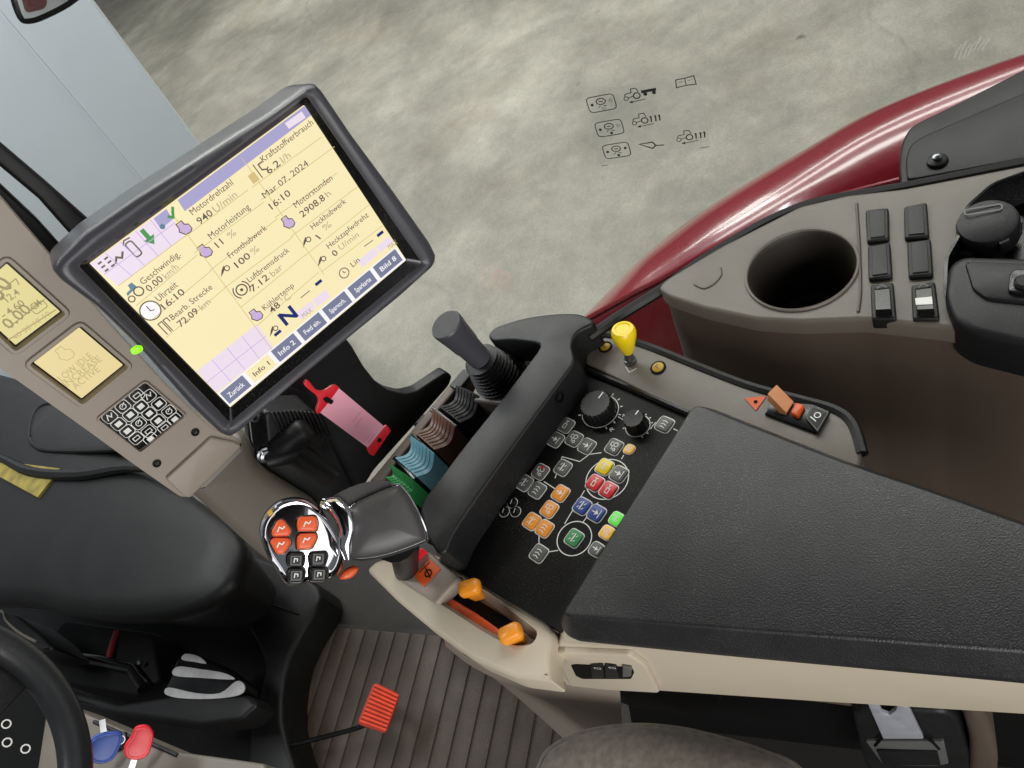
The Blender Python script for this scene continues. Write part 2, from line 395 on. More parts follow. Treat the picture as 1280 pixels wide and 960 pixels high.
# red lacquer
M['paint'] = mat('dark_red_lacquer', (126, 10, 30), .25, coat=.9, var=.08, vscale=3, bump=(38, .25, .0022), dust=.25)
M['paint'].node_tree.nodes['Principled BSDF'].inputs['Coat Roughness'].default_value = .11
def glass_mat(name, tint, refl, rough=.0):
    m = bpy.data.materials.new(name); m.use_nodes = True; nt = m.node_tree; nt.nodes.clear()
    out = nt.nodes.new('ShaderNodeOutputMaterial'); t = nt.nodes.new('ShaderNodeBsdfTransparent'); t.inputs[0].default_value = (*tint, 1)
    g = nt.nodes.new('ShaderNodeBsdfGlossy'); g.inputs['Roughness'].default_value = rough
    fr = nt.nodes.new('ShaderNodeFresnel'); fr.inputs[0].default_value = 1.45
    mu = nt.nodes.new('ShaderNodeMath'); mu.operation = 'MULTIPLY'; mu.inputs[1].default_value = refl
    mx = nt.nodes.new('ShaderNodeMixShader')
    nt.links.new(fr.outputs[0], mu.inputs[0]); nt.links.new(mu.outputs[0], mx.inputs[0])
    nt.links.new(t.outputs[0], mx.inputs[1]); nt.links.new(g.outputs[0], mx.inputs[2]); nt.links.new(mx.outputs[0], out.inputs[0])
    return m
M['glass'] = glass_mat('window_glass', (.97, .98, .97), .12)
def haze_film(name, col, a):
    m = bpy.data.materials.new(name); m.use_nodes = True; nt = m.node_tree; b = nt.nodes['Principled BSDF']
    b.inputs['Base Color'].default_value = (*sr(col), 1); b.inputs['Roughness'].default_value = .5; b.inputs['Alpha'].default_value = a
    return m
M['decal'] = haze_film('decal_film', (190, 190, 182), .13)
M['smear'] = haze_film('smear_film', (225, 225, 220), .3)
# ================================================================ the setting
def struct(name, bm, m):
    o = obj(name, bm, m); o['kind'] = 'structure'; return o
bm = B(); fr = HZ(-1.4); slab(bm, fr, rect(8, 8, 60, 60), -.05, 0); struct('ground', bm, M['concrete'])
bm = B(); fr = HZ(0); slab(bm, fr, rect(-.25, .5, 1.9, 2.6), -.06, 0); struct('cab_floor', bm, M['matlo'])
bm = B(); slab(bm, HZ(1.95), rnd(rect(-.02, .1, 1.75, 2.1), .15), 0, .08); struct('unseen_cab_roof', bm, M['dash'])  # out of view, added to shade the cab from above
# hall wall seen past the pillar, upper left: base line runs away along the concrete
WF = Fr(tr(0, 4.0, -1.4), tr(1, 0, 0), (0, 0, 1))
e0 = WF.at(113, 0); e1 = WF.at(247, 179)
ea = (e0[0]-e1[0])/(e0[1]-e1[1]); er = lambda z: e1[0]+ea*(z-e1[1])
bm = B(); slab(bm, WF, [(-6, 0), (er(0), 0), (er(4.2), 4.2), (-6, 4.2)], -.12, 0)
ow = struct('hall_wall', bm, M['bigwall'])
s1 = WF.at(90, 195)
for k in range(4):   # cover strips over the panel joints
    x = s1[0]-k*1.1
    one('panel_seam', lambda b: slab(b, WF, [(x, .02), (x+.012, .02), (x+.012+ea*4.1, 4.15), (x+ea*4.1, 4.15)], .0, .006), M['bigwall'], ow)
# ================================================================ window and what lies outside
GX = .775   # side window plane
GF = Fr((GX, 0, 0), (0, -1, 0), (0, 0, 1))    # u = backward, v = up, n toward the cab (-X)
glass = thing('side_window', 'large clear side window looking down onto the concrete floor', 'window', (GX, .3, .62))
one('pane', lambda b: slab(b, GF, rect(-.45, 1.13, 2.9, 1.7), -.004, 0), M['glass'], glass)
# wiped smear on the pane
c = GF.at(1210, 62)
def smear(b):
    for k in range(7):
        a = c[0]-.012+k*.004; stroke(b, GF, [(a, c[1]-.006-.003*math.sin(k)), (a+.003, c[1]+.002), (a+.007, c[1]+.008+.003*math.sin(k*2))], .0022, .0006)
one('smear', smear, M['smear'], glass)
# decal with pictograms
dq = GF.ats([(728, 115), (873, 87), (889, 186), (752, 208)])
decal = thing('pictogram_decal', 'clear sticker with black tractor pictograms stuck on side window', 'decal', GF.w(dq[3][0], dq[3][1], .001))
one('film_sheet', lambda b: slab(b, GF, dq, .0006, .0012), M['decal'], decal)
def G(px, py): return GF.at(px, py)
mm = .88/FPX  # metres per photo pixel on the pane
ex = (Vector(G(873, 87))-Vector(G(728, 115))).normalized(); DF = GF.sub(*G(800, 150), math.atan2(ex.y, ex.x), .0013)
def D(px, py): return DF.at(px, py)
def key_icon(b, cx, cy, filled):
    x, y = D(cx, cy); k = mm
    stroke(b, DF, rrect(x, y, 36*k, 23*k, 6*k, 4), 1.2*k, closed=True)
    stroke(b, DF, circ(x, y+3*k, 6*k, 16, 4.5*k), 1.3*k, closed=True)
    stroke(b, DF, [(x-3*k, y+3*k), (x+3*k, y+3*k)], 1.2*k)
    stroke(b, DF, [(x-5*k, y-5*k), (x-2*k, y-3.5*k)], 1*k); stroke(b, DF, [(x+2*k, y-3.5*k), (x+6*k, y-5*k)], 1*k)
    for i, (dx, dy) in enumerate(((-12.5, 0), (1, -8), (12.5, 2))):
        if filled[i]: fill(b, DF, circ(x+dx*k, y+dy*k, 2*k, 10))
        else: stroke(b, DF, circ(x+dx*k, y+dy*k, 2*k, 10), .5*k, closed=True)
def tractor_icon(b, cx, cy, kind):
    x, y = D(cx, cy); k = mm
    stroke(b, DF, circ(x+3*k, y-1*k, 4.2*k, 16), 1.5*k, closed=True)
    stroke(b, DF, circ(x-11*k, y-2.5*k, 2.8*k, 12), 1*k, closed=True)
    stroke(b, DF, [(x-12*k, y+1*k), (x-11*k, y+4*k), (x-3*k, y+4.5*k), (x-2.5*k, y+10*k), (x+4*k, y+10*k), (x+6*k, y+4*k)], 1.1*k)
    stroke(b, DF, [(x-8*k, y-2*k), (x-2*k, y-1*k)], 1*k)
    if kind == 0:
        fill(b, DF, rect(x+19*k, y+3*k, 19*k, 4*k)); fill(b, DF, circ(x+14*k, y-1*k, 2.6*k, 10)); fill(b, DF, circ(x+25*k, y-1*k, 2.6*k, 10))
    else:
        for q in (12, 18, 23):
            stroke(b, DF, [(x+(q-2)*k, y+3*k), (x+q*k, y+3*k), (x+(q-1)*k, y-5*k)], 1.8*k)
    stroke(b, DF, [(x-5*k, y-9*k), (x+13*k, y-8*k)], .9*k)
    fill(b, DF, [(x-9*k, y-9*k), (x-4*k, y-6.8*k), (x-4*k, y-11*k)])
for cx, cy, f in ((752, 129, (1, 0, 0)), (762, 160, (1, 1, 0)), (771, 188, (1, 1, 1))):
    one('keypad_pictogram', lambda b: key_icon(b, cx, cy, f), M['film'], decal)
for cx, cy, kd in ((793, 119, 0), (803, 150, 1), (859, 171, 1)):
    one('tractor_pictogram', lambda b: tractor_icon(b, cx, cy, kd), M['film'], decal)
def bucket(b):
    x, y = D(813, 181); k = mm
    stroke(b, DF, [(x-14*k, y+4*k), (x+4*k, y+4*k), (x+7*k, y-2*k), (x+2*k, y-6*k)], 1.8*k, closed=True)
    stroke(b, DF, [(x+7*k, y-2*k), (x+18*k, y-3.5*k)], 1.6*k)
one('bucket_pictogram', bucket, M['film'], decal)
def book(b):
    x, y = D(857, 102); k = mm
    stroke(b, DF, [(x, y+5*k), (x-11*k, y+5*k), (x-12*k, y-6*k), (x, y-5*k), (x+12*k, y-6*k), (x+11*k, y+6*k)], 1.2*k, closed=True)
    stroke(b, DF, [(x, y+5*k), (x, y-4.4*k)], 1*k)
    for q in (-6, 6): stroke(b, DF, [(x+(q-3)*k, y+1*k), (x+(q+3)*k, y+1*k)], .5*k)
one('book_pictogram', book, M['film'], decal)
for a_, b_ in (((875, 185), (887, 183)), ((752, 207), (760, 206))):
    one('small_print', lambda b: stroke(b, DF, [D(*a_), D(*b_)], .8*mm), M['film'], decal)
# red rear fender outside the window
inn = [xpt(*p, .80) for p in [(735, 402), (790, 372), (830, 352), (900, 312), (1000, 266), (1125, 232), (1290, 200), (1420, 185)]]
out_ = [xpt(*p, .95) for p in [(722, 418), (790, 338), (830, 300), (900, 250), (1000, 190), (1100, 135), (1285, 66), (1420, 35)]]
fen = thing('rear_fender', 'glossy dark red rear fender outside the side window', 'fender', (.8, .2, .3))
def fender(b):
    I = smooth2(inn, 5, False); O = smooth2(out_, 5, False); L = []
    for a, o in zip(I, O):
        row = [a+Vector((-.012, 0, -.34)), a+Vector((-.004, 0, -.006)), a+Vector((.004, 0, 0))]
        for t in (.1, .25, .45, .65, .82, .93): row.append(a.lerp(o, t)+Vector((0, 0, .022*math.sin(math.pi*t)**.8)))
        row += [o, o+Vector((.012, 0, -.014)), o+Vector((.02, 0, -.04)), o+Vector((.024, 0, -.2))]
        L.append(row)
    loft(b, L, closed=False)
fo = one('fender_shell', fender, M['paint'], fen, ang=60)
# thin lighter lip along the inner edge of the fender
def lip(b): tube(b, [p+Vector((.004, 0, .004)) for p in smooth2(inn[:6], 5, False)], .0045, 6)
one('edge_lip', lip, M['paint'], fen)
# black bolted cover on the fender
TF = HZ(.752)
cov = thing('fender_cover', 'black moulded cover with one bolt beside red fender', 'cover', TF.w(*TF.at(1200, 200), -.03))
co = [(1127, 236), (1124, 205), (1126, 180), (1137, 157), (1175, 139), (1285, 83), (1400, 40), (1400, 190), (1285, 206)]
one('cover_plate', lambda b: slab(b, TF, rnd(TF.ats(co), .012), -.03, .0, .004), M['cover'], cov)
ci = [(1134, 226), (1132, 195), (1138, 180), (1152, 170), (1285, 113), (1400, 70), (1400, 178), (1285, 198)]
one('raised_panel', lambda b: slab(b, TF, rnd(TF.ats(ci, .006), .01), 0.0005, .006, .003), M['cover'], cov)
p = TF.w(*TF.at(1172, 201, .008), .006)
one('bolt_boss', lambda b: lathe(b, p, (0, 0, 1), [(.011, 0), (.010, .004), (.006, .006)], 20), M['black'], cov)
one('bolt', lambda b: lathe(b, p, (0, 0, 1), [(.005, .006), (.005, .009), (.003, .0105), (.0, .011)], 14), M['steel'], cov)
# mirror head, top left
MF = facing(52, -8, 1.5, .2)
mir = thing('wing_mirror', 'black framed wing mirror hanging in the upper corner', 'mirror', MF.w(0, -.07, 0))
mo = smooth2(MF.ats([(0, -60), (10, -10), (22, 24), (36, 31), (60, 24), (98, 2), (120, -30), (60, -80)]), 4)
mo = [(p.x, p.y) for p in mo]
one('mirror_shell', lambda b: slab(b, MF, mo, -.05, 0, .006), M['gloss'], mir)
one('mirror_glass', lambda b: slab(b, MF, inset(mo, .012), 0.0004, .002), M['steel'], mir)
one('red_reflector', lambda b: slab(b, MF, rnd(MF.ats([(24, -12), (60, -14), (58, 10), (32, 16)]), .01), .0024, .004), mat('dim_red_reflector', (96, 22, 34), .3), mir)
# ================================================================ pillar with displays
MU = tr(.964, .245, -.100); MV = tr(.0647, .142, .988)
mon_o = dpt(318, 326, .68)
MO = Fr(mon_o, MU, MV)
PF = MO.off(-.085)
pil = thing('display_pillar', 'taupe corner pillar carrying two small yellow displays and a keypad', 'pillar', PF.w(*PF.at(180, 560), -.04))
face = [(-60, 180), (0, 247), (80, 340), (150, 420), (215, 490), (262, 535), (300, 552), (236, 621), (226, 621), (170, 582), (100, 531), (0, 460), (-80, 400)]
lcd1 = [(-42, 376), (9, 331), (76, 391), (20, 433)]
lcd2 = [(43, 455), (100, 411), (155, 458), (103, 500)]
kp = [(120, 523), (181, 475), (233, 519), (175, 566)]
def grow(q, d): return inset(ccw(q), -d)
rec1 = rnd(grow(PF.ats(lcd1), .007), .008); rec2 = rnd(grow(PF.ats(lcd2), .007), .008); rec3 = rnd(grow(PF.ats(kp), .001), .005)
fo = rnd(PF.ats(face), .004, 2)
def pillar_face(b):
    holed(b, PF, fo, [rec1, rec2, rec3], 0)
    wall(b, PF, ccw(fo), -.035, 0)
one('pillar_panel', pillar_face, M['taupe'], pil, recalc=False)
one('pillar_back', lambda b: slab(b, PF, inset(fo, .003), -.06, -.034), M['taupe'], pil)
def ring_rim(b, q, h0, h1, d=.003):
    a = ccw(q); i = inset(a, d)
    for lo, hi, p0, p1 in ((h0, h1, a, a),): pass
    loft(b, [[PF.w(x, y, .0) for x, y in a], [PF.w(x, y, h1) for x, y in inset(a, d*.3)], [PF.w(x, y, h1) for x, y in inset(a, d)], [PF.w(x, y, h0) for x, y in inset(a, d*1.6)]], False, False)
for q in (rec1, rec2):
    one('display_surround', lambda b: ring_rim(b, q, -.012, .003, .004), M['taupe'], pil)
one('keypad_surround', lambda b: ring_rim(b, rec3, -.006, .003, .002), M['taupe'], pil)
def display(q, m, name):
    o = one(name, lambda b: slab(b, PF, rnd(grow(PF.ats(q), .0035), .004), -.02, -.006, .002), M['gloss'], pil)
    s = one('lcd_glass', lambda b: slab(b, PF, rnd(PF.ats(q), .001), -.0055, -.0048), m, o)
    return o
d1 = display(lcd1, M['lcd_lo'], 'speed_display'); d2 = display(lcd2, M['lcd'], 'message_display')
LF = PF.off(-.0046)
def L_(px, py): return LF.at(px, py)
for s, a, b_, h, mm_ in (('30', (2, 376), (18, 355), .017, 'lcd_ink'), ('12.4', (10, 378), (26, 367), .006, 'lcd_ink'), ('4.60', (12, 394), (32, 380), .006, 'lcd_ink'),
                         ('-', (5, 398), (9, 395), .006, 'lcd_ink'), ('0.00', (12, 412), (41, 388), .010, 'lcd_ink'), ('CM', (43, 388), (53, 380), .006, 'lcd_ink'), ('40 30 10 10', (19, 425), (64, 393), .0045, 'lcd_faint')):
    text('display_text', s, LF, L_(*a), L_(*b_), h, M[mm_], d1, off=.01)
def lines1(b):
    for a, c_ in (((10, 410), (56, 374)), ((10, 425), (70, 387)), ((-8, 372), (20, 348)), ((20, 348), (24, 356))): stroke(b, LF, [L_(*a), L_(*c_)], .0008)
    stroke(b, LF, rrect(*L_(49, 384), .012, .007, .002), .0007, closed=True)
one('display_line', lines1, M['lcd_ink'], d1)
for s, a, b_ in (('LOW IDLE', (78, 477), (117, 446)), ('INCREASE', (84, 484), (128, 450)), ('ACTIVE', (95, 487), (126, 463))):
    text('display_text', s, LF, L_(*a), L_(*b_), .0068, M['lcd_faint'], d2)
def engine_icon(b, fr, x, y, k, wd):
    stroke(b, fr, [(x-3*k, y-6*k), (x-6*k, y-1*k), (x-4*k, y+2*k), (x-4*k, y+6*k), (x+2*k, y+6*k), (x+2*k, y+2*k), (x+5*k, y), (x+5*k, y-5*k), (x+2*k, y-7*k)], wd, closed=True)
one('engine_pictogram', lambda b: engine_icon(b, LF, *L_(81, 441), .0011, .0006), M['lcd_faint'], d2)
kpo = one('pillar_keypad', lambda b: slab(b, PF, rnd(PF.ats(kp), .004), -.02, -.002, .001), M['panel'], pil)
KF = PF.sub(*PF.at(177, 521), 0, -.0018)
kq = [Vector(KF.at(*p)) for p in kp]    # left, top, right, bottom
def kpos(s, t): return (kq[0]*(1-s)+kq[1]*s)*(1-t)+(kq[3]*(1-s)+kq[2]*s)*t
rows = [(3, .17), (4, .36), (4, .54), (4, .72), (4, .87)]
for s, t in [(.16, .13), (.43, .13), (.72, .13), (.16, .33), (.40, .33), (.62, .33), (.84, .27), (.16, .53), (.38, .55), (.62, .53), (.85, .50), (.16, .74), (.38, .78), (.62, .74), (.86, .73), (.30, .92), (.60, .92), (.82, .92)]:
    x, y = kpos(s, t); wd = .0105; sz = .0118
    def key(b):
        stroke(b, KF, rrect(x, y, sz, sz*.92, .003), .0007, closed=True)
        j = random.choice((0, 1, 2, 3))
        if j == 0: fill(b, KF, rect(x, y, sz*.5, sz*.42))
        elif j == 1: stroke(b, KF, circ(x, y, sz*.24, 10), .0008, closed=True); stroke(b, KF, [(x-sz*.1, y), (x+sz*.3, y+sz*.25)], .0007)
        elif j == 2: stroke(b, KF, [(x-sz*.3, y-sz*.2), (x-sz*.05, y+sz*.25), (x+sz*.1, y-sz*.1), (x+sz*.32, y+sz*.2)], .0010)
        else: stroke(b, KF, rect(x, y, sz*.5, sz*.3), .0008, closed=True)
    one('keypad_key', key, M['white'], kpo)
for px, py in ((244, 540), (196, 579)):
    p = PF.w(*PF.at(px, py), 0); one('screw', lambda b: lathe(b, p, PF.n, [(.0042, -.001), (.0042, .0012), (.0032, .0018), (.0022, .0006), (0, .0004)], 14), M['black'], pil)
# stepped lower end of the pillar panel
q = PF.ats([(206, 596), (250, 556), (262, 545), (292, 552), (300, 556), (236, 620), (229, 618)])
one('pillar_foot', lambda b: slab(b, PF, rnd(q, .003), .0004, .006, .002), M['taupe'], pil)
# lower column behind, running down to the console
LF2 = PF.off(-.05)
low = one('lower_column', lambda b: slab(b, LF2, rnd(LF2.ats([(232, 612), (300, 545), (318, 552), (322, 580), (345, 602), (378, 622), (408, 640), (402, 690), (378, 722), (345, 712), (318, 690)]), .014), -.05, 0, .015), M['brown'], None)  # darker than the taupe pillar, shadow put into its colour
tag(low, 'taupe lower column panel behind the chrome control handle', 'column')
# black window bars left of the monitor
BF = MO.off(-.16)
def bar(pts, hh, name, label, m='rubber'):
    o = one(name, lambda b: slab(b, BF, BF.ats(pts), -hh, 0, .004), M[m]); return tag(o, label, 'window bar')
bar([(-40, 145), (0, 178), (60, 229), (140, 300), (110, 318), (48, 248), (0, 208), (-40, 178)], .03, 'window_bar', 'wide black window bar running behind the big monitor')
bar([(-40, 195), (0, 231), (50, 278), (110, 345), (80, 345), (30, 292), (0, 262), (-40, 226)], .03, 'window_seal', 'narrow black rubber seal along the pillar edge')
# dark trim panel under the monitor and its tag
TPF = MO.off(-.19)
tp = [(418, 405), (440, 432), (455, 458), (470, 477), (487, 488), (505, 492), (522, 488), (540, 476), (558, 464), (566, 470), (562, 482), (520, 530), (468, 588), (436, 640), (350, 640), (330, 560), (350, 430)]
trim = one('lower_window_trim', lambda b: slab(b, TPF, rnd(TPF.ats(tp), .004, 2), -.02, 0, .003), M['rail'])
tag(trim, 'black trim panel below the monitor with a curved cut-out edge', 'trim panel')
TP2 = TPF.off(.004)
tside = one('corner_trim', lambda b: slab(b, TPF, TPF.ats([(340, 470), (379, 486), (440, 618), (440, 640), (330, 640), (310, 540)]), .0005, .02, .002), M['black'])
tag(tside, 'black angled trim face behind the ribbed monitor bracket', 'trim panel')
# ================================================================ monitor
mon = thing('terminal_monitor', 'large grey touchscreen monitor with lit yellow screen of engine readings', 'monitor', MO.w(*MO.at(287, 547), -.05))
mo = [(66, 338), (70, 326), (105, 292), (170, 247), (260, 190), (340, 139), (384, 107), (394, 104), (402, 112), (440, 168), (492, 238), (538, 303), (546, 320), (541, 333), (500, 370), (440, 419), (370, 477), (302, 537), (288, 547), (277, 543), (240, 508), (180, 440), (120, 382), (76, 350)]
mo = rnd(MO.ats(mo), .002, 2)
op = rnd(MO.ats([(98, 332), (384, 120), (528, 329), (288, 528)]), .002, 2)
# resample both loops to the same count so the pillowed bezel can be lofted
def resample(L, n, c0):
    L = ccw(L); P = [Vector(p) for p in L]; tot = 0; seg = []
    for i in range(len(P)): d = (P[(i+1) % len(P)]-P[i]).length; seg.append(d); tot += d
    # start nearest the angle of c0
    out = []; cx = sum((p for p in P), Vector((0, 0)))/len(P)
    ang = [(math.atan2(p.y-cx.y, p.x-cx.x)-c0) % (2*math.pi) for p in P]
    res = []
    for k in range(n):
        th = c0+2*math.pi*k/n; d = Vector((math.cos(th), math.sin(th))); best = None
        for i in range(len(P)):
            a = P[i]-cx; e = P[(i+1) % len(P)]-P[i]; den = d.x*e.y-d.y*e.x
            if abs(den) < 1e-12: continue
            t = (a.x*e.y-a.y*e.x)/den; s = (a.x*d.y-a.y*d.x)/den
            if t > 0 and -1e-6 <= s <= 1+1e-6 and (best is None or t < best): best = t
        q = cx+d*best; res.append((q.x, q.y))
    return res
N = 420
mo_r = resample(mo, N, .1); op_r = resample(op, N, .1)
def mixl(a, b, t): return [(x0*(1-t)+x1*t, y0*(1-t)+y1*t) for (x0, y0), (x1, y1) in zip(a, b)]
def bezel(b):
    L = []
    for t, h in ((.10, -.05), (.02, -.018), (.0, -.010), (.0, -.004), (.05, -.0005), (.12, .002), (.3, .0045), (.6, .0045), (.92, .001), (1, .0), (1.0, -.006)):
        L.append([MO.w(x, y, h) for x, y in mixl(mo_r, op_r, t)])
    loft(b, L, True, False)
one('bezel', bezel, M['bezel'], mon, ang=50)
sq = MO.ats([(113, 330), (381, 132), (508, 325), (288, 509)], -.006)
def rim(b):
    q = ccw(inset(sq, -.001)); o = ccw(op)
    loft(b, [[MO.w(x, y, -.0062) for x, y in resample(q, N, .1)], [MO.w(x, y, -.001) for x, y in op_r]], False, False)
    fill(b, MO, [], -.006) if False else None
one('inner_frame', rim, M['gloss'], mon)
SF = MO.off(-.0058)
one('status_led', lambda b: slab(b, MO, rnd(MO.ats([(163, 437), (170, 432), (178, 432), (179, 437), (172, 442), (165, 443)], .0065), .002), .005, .0085, .001), M['green_led'], mon)
scr = one('screen', lambda b: slab(b, SF, SF.ats([(113, 330), (381, 132), (508, 325), (288, 509)]), -.004, 0), M['scr'], mon)
def S(px, py): return SF.at(px, py)
def spoly(name, pts, m, h=.0002): return one(name, lambda b: fill(b, SF, [S(*p) for p in pts], h), M[m], scr)
# screen areas
spoly('title_bar', [(222, 250), (381, 132), (389, 144), (231, 264)], 'scr_bar')
spoly('clock_box', [(356, 154), (377, 139), (382, 147), (361, 161)], 'scr_pink', .0005)
spoly('icon_area', [(113, 330), (207, 261), (231, 295), (148, 357)], 'scr_pink')
spoly('icon_tile', [(192, 273), (208, 261), (216, 274), (201, 286)], 'scr_bar', .0005)
spoly('icon_area', [(246, 464), (321, 405), (342, 434), (271, 491)], 'scr_pink')
def gridlines(b, segs, wd=.0006):
    for a, c_ in segs: stroke(b, SF, [S(*a), S(*c_)], wd, .0006)
HLN = []
for i in range(1, 5): f = i/5; HLN.append(((113+94*f, 330-69*f), (148+83*f, 357-62*f)))
HLN.append(((130, 343), (219, 278)))
for i in range(1, 4): f = i/4; HLN.append(((246+75*f, 464-59*f), (271+71*f, 491-57*f)))
HLN.append(((258, 478), (332, 420)))
for g in HLN: one('tile_line', lambda b: gridlines(b, [g]), M['scr_lilac'], scr)
for g in [((148, 357), (231, 295)), ((170, 382), (247, 318)), ((188, 401), (264, 338)), ((207, 422), (281, 360)),
          ((231, 296), (310, 237)), ((243, 316), (330, 252)), ((262, 338), (347, 273)), ((280, 360), (366, 296)), ((301, 384), (382, 318)), ((321, 407), (398, 340)),
          ((213, 264), (340, 437)), ((302, 197), (405, 343)), ((315, 234), (402, 171)), ((326, 250), (425, 178)), ((343, 272), (421, 216)), ((363, 296), (447, 233)), ((380, 320), (461, 256)), ((401, 340), (478, 282))]:
    one('cell_line', lambda b: gridlines(b, [g]), M['scr_line'], scr)
def st(s, a, b_, m='scr_ink', h=.0062, off=.012): text('screen_text', s, SF, S(a[0]+3, a[1]-1), S(b_[0]+2, b_[1]-1), h, M[m], scr, h=.0008, off=off)
TX = [('Geschwindig.', (176, 357), (224, 320)), ('0.00', (184, 366), (203, 351)), ('km/h', (205, 350), (222, 336), 'scr_grey'),
      ('Uhrzeit', (196, 378), (221, 358)), ('16:10', (203, 388), (230, 367)), ('Bearb. Strecke', (213, 401), (264, 361)), ('72.09', (223, 410), (247, 391)), ('km', (250, 389), (262, 379), 'scr_grey'),
      ('Motordrehzahl', (238, 270), (290, 231)), ('940', (247, 282), (265, 269)), ('U/min', (267, 267), (295, 246), 'scr_grey'),
      ('Motorleistung', (261, 300), (311, 261)), ('11', (270, 311), (278, 305)), ('%', (285, 300), (294, 293), 'scr_grey'),
      ('Fronthubwerk', (285, 324), (332, 287)), ('100', (294, 336), (312, 322)), ('%', (314, 320), (323, 313), 'scr_grey'),
      ('Luftbremsdruck', (309, 354), (360, 315)), ('7.12', (313, 366), (335, 349)), ('bar', (338, 347), (352, 336), 'scr_grey'),
      ('Kühlertemp', (328, 389), (366, 359)), ('48', (337, 393), (349, 383)), ('°C', (352, 381), (362, 373), 'scr_grey'),
      ('Kraftstoffverbrauch', (326, 204), (390, 156)), ('6.2', (333, 219), (349, 207)), ('l/h', (351, 205), (362, 197), 'scr_grey'),
      ('Mar 07, 2024', (328, 249), (384, 207)), ('16:10', (337, 263), (362, 244)), ('Motorstunden', (367, 261), (414, 225)), ('2908.8', (375, 273), (405, 250)), ('h', (407, 248), (412, 244), 'scr_grey'),
      ('Heckhubwerk', (388, 288), (431, 254)), ('1', (397, 300), (399, 298.5)), ('%', (403, 290), (413, 283), 'scr_grey'),
      ('Heckzapfwdrehz', (408, 312), (459, 271)), ('0', (416, 322), (421, 317)), ('U/min', (423, 314), (447, 296), 'scr_grey'),
      ('Lin', (438, 335), (448, 327)), ('MAX', (377, 399), (389, 390), 'scr_grey'), ('MAX', (484, 313), (495, 305), 'scr_grey')]
for t in TX: st(*t[:3], m=t[3] if len(t) > 3 else 'scr_ink', h=.0062 if t[0][0] in '0123456789U%klbh°' else .0056, off=.008 if t[0][0].isdigit() else 0)
st('N', (354, 408), (371, 395), 'scr_navy', .0135, .03)
# pictograms on the screen
k = .00075
def pic(fn, px, py, m='scr_ink', name='screen_pictogram'):
    x, y = S(px, py); one(name, lambda b: fn(b, x, y), M[m], scr)
def eng(b, x, y): engine_icon(b, SF, x, y, k*1.2, k*1.2)
def engf(b, x, y): fill(b, SF, [(x-3*k, y-7*k), (x-7*k, y-1*k), (x-4*k, y+2*k), (x-4*k, y+6*k), (x+2*k, y+6*k), (x+2*k, y+2*k), (x+5*k, y), (x+5*k, y-6*k), (x+2*k, y-8*k)], .0003)
for p in ((230, 284), (256, 313), (360, 277), (320, 393)):
    pic(engf, *p, 'scr_lilac'); pic(eng, *p)
def clock(b, x, y): stroke(b, SF, circ(x, y, 11*k, 20), k*1.4, .0006, True)
def hands(b, x, y): stroke(b, SF, [(x, y+7*k), (x, y), (x+4*k, y-2*k)], k*1.2, .0007)
def disc(b, x, y): fill(b, SF, circ(x, y, 10*k, 20), .0003)
pic(disc, 188, 388, 'scr_white'); pic(clock, 188, 388); pic(hands, 188, 388)
def sclock(b, x, y): stroke(b, SF, circ(x, y, 6.5*k, 16), k*1.2, .0006, True)
def shand(b, x, y): stroke(b, SF, [(x, y+4*k), (x, y), (x+2.5*k, y)], k, .0007)
pic(sclock, 430, 341); pic(shand, 430, 341)
def brake(b, x, y): stroke(b, SF, circ(x, y, 6.5*k, 16), k*1.6, .0006, True)
def brake2(b, x, y): stroke(b, SF, [(x+10*k*math.cos(a/10), y+10*k*math.sin(a/10)) for a in range(-9, 10)], k*1.4, .0006)
def brake3(b, x, y): stroke(b, SF, [(x-10*k*math.cos(a/10), y+10*k*math.sin(a/10)) for a in range(-9, 10)], k*1.4, .0006)
def dot(b, x, y): fill(b, SF, circ(x, y, 2*k, 10), .0006)
for f in (brake, brake2, brake3, dot): pic(f, 302, 362)
def trac1(b, x, y): stroke(b, SF, circ(x+4*k, y-2*k, 5*k, 14), k*1.5, .0006, True)
def trac2(b, x, y): stroke(b, SF, circ(x-7*k, y-4*k, 3.4*k, 12), k*1.3, .0006, True)
def trac3(b, x, y): fill(b, SF, [(x-8*k, y+1*k), (x-7*k, y+4*k), (x-1*k, y+5*k), (x, y+10*k), (x+5*k, y+10*k), (x+6*k, y+3*k)], .0004)
for f in (trac1, trac2): pic(f, 168, 365)
pic(trac3, 168, 365, 'scr_tyre')
for px, py in ((281, 337), (383, 301), (402, 325), (342, 412)):
    for f in (trac1,): pic(lambda b, x, y: stroke(b, SF, circ(x+3*k, y, 3*k, 10), k*1.2, .0006, True), px, py)
    pic(lambda b, x, y: fill(b, SF, [(x-9*k, y-4*k), (x-3*k, y+2*k), (x+2*k, y+5*k), (x+1*k, y+1*k), (x-4*k, y-2*k)], .0005), px, py)
for dx in (-5, 2):
    pic(lambda b, x, y: stroke(b, SF, [(x+dx*k, y-8*k), (x+dx*k, y+8*k), (x+(dx+5)*k, y+8*k), (x+(dx+5)*k, y-(8 if dx < 0 else -2)*k)], k*1.2, .0006), 208, 408)
def arrow(b, x, y): fill(b, SF, [(x-2.5*k, y+10*k), (x+2.5*k, y+10*k), (x+2.5*k, y-1*k), (x+7*k, y-1*k), (x, y-10*k), (x-7*k, y-1*k), (x-2.5*k, y-1*k)], .0005)
pic(arrow, 185, 296, 'scr_green')
def check(b, x, y): stroke(b, SF, [(x-5*k, y), (x-1*k, y-4*k), (x+6*k, y+5*k)], k*3, .0007)
pic(check, 214, 267, 'scr_green')
for dx in (0, 8):
    for dy in (-5, 0, 5): pic(lambda b, x, y: fill(b, SF, rect(x+(dx-4)*k, y+dy*k, 4.5*k, 2*k), .0006), 133, 330)
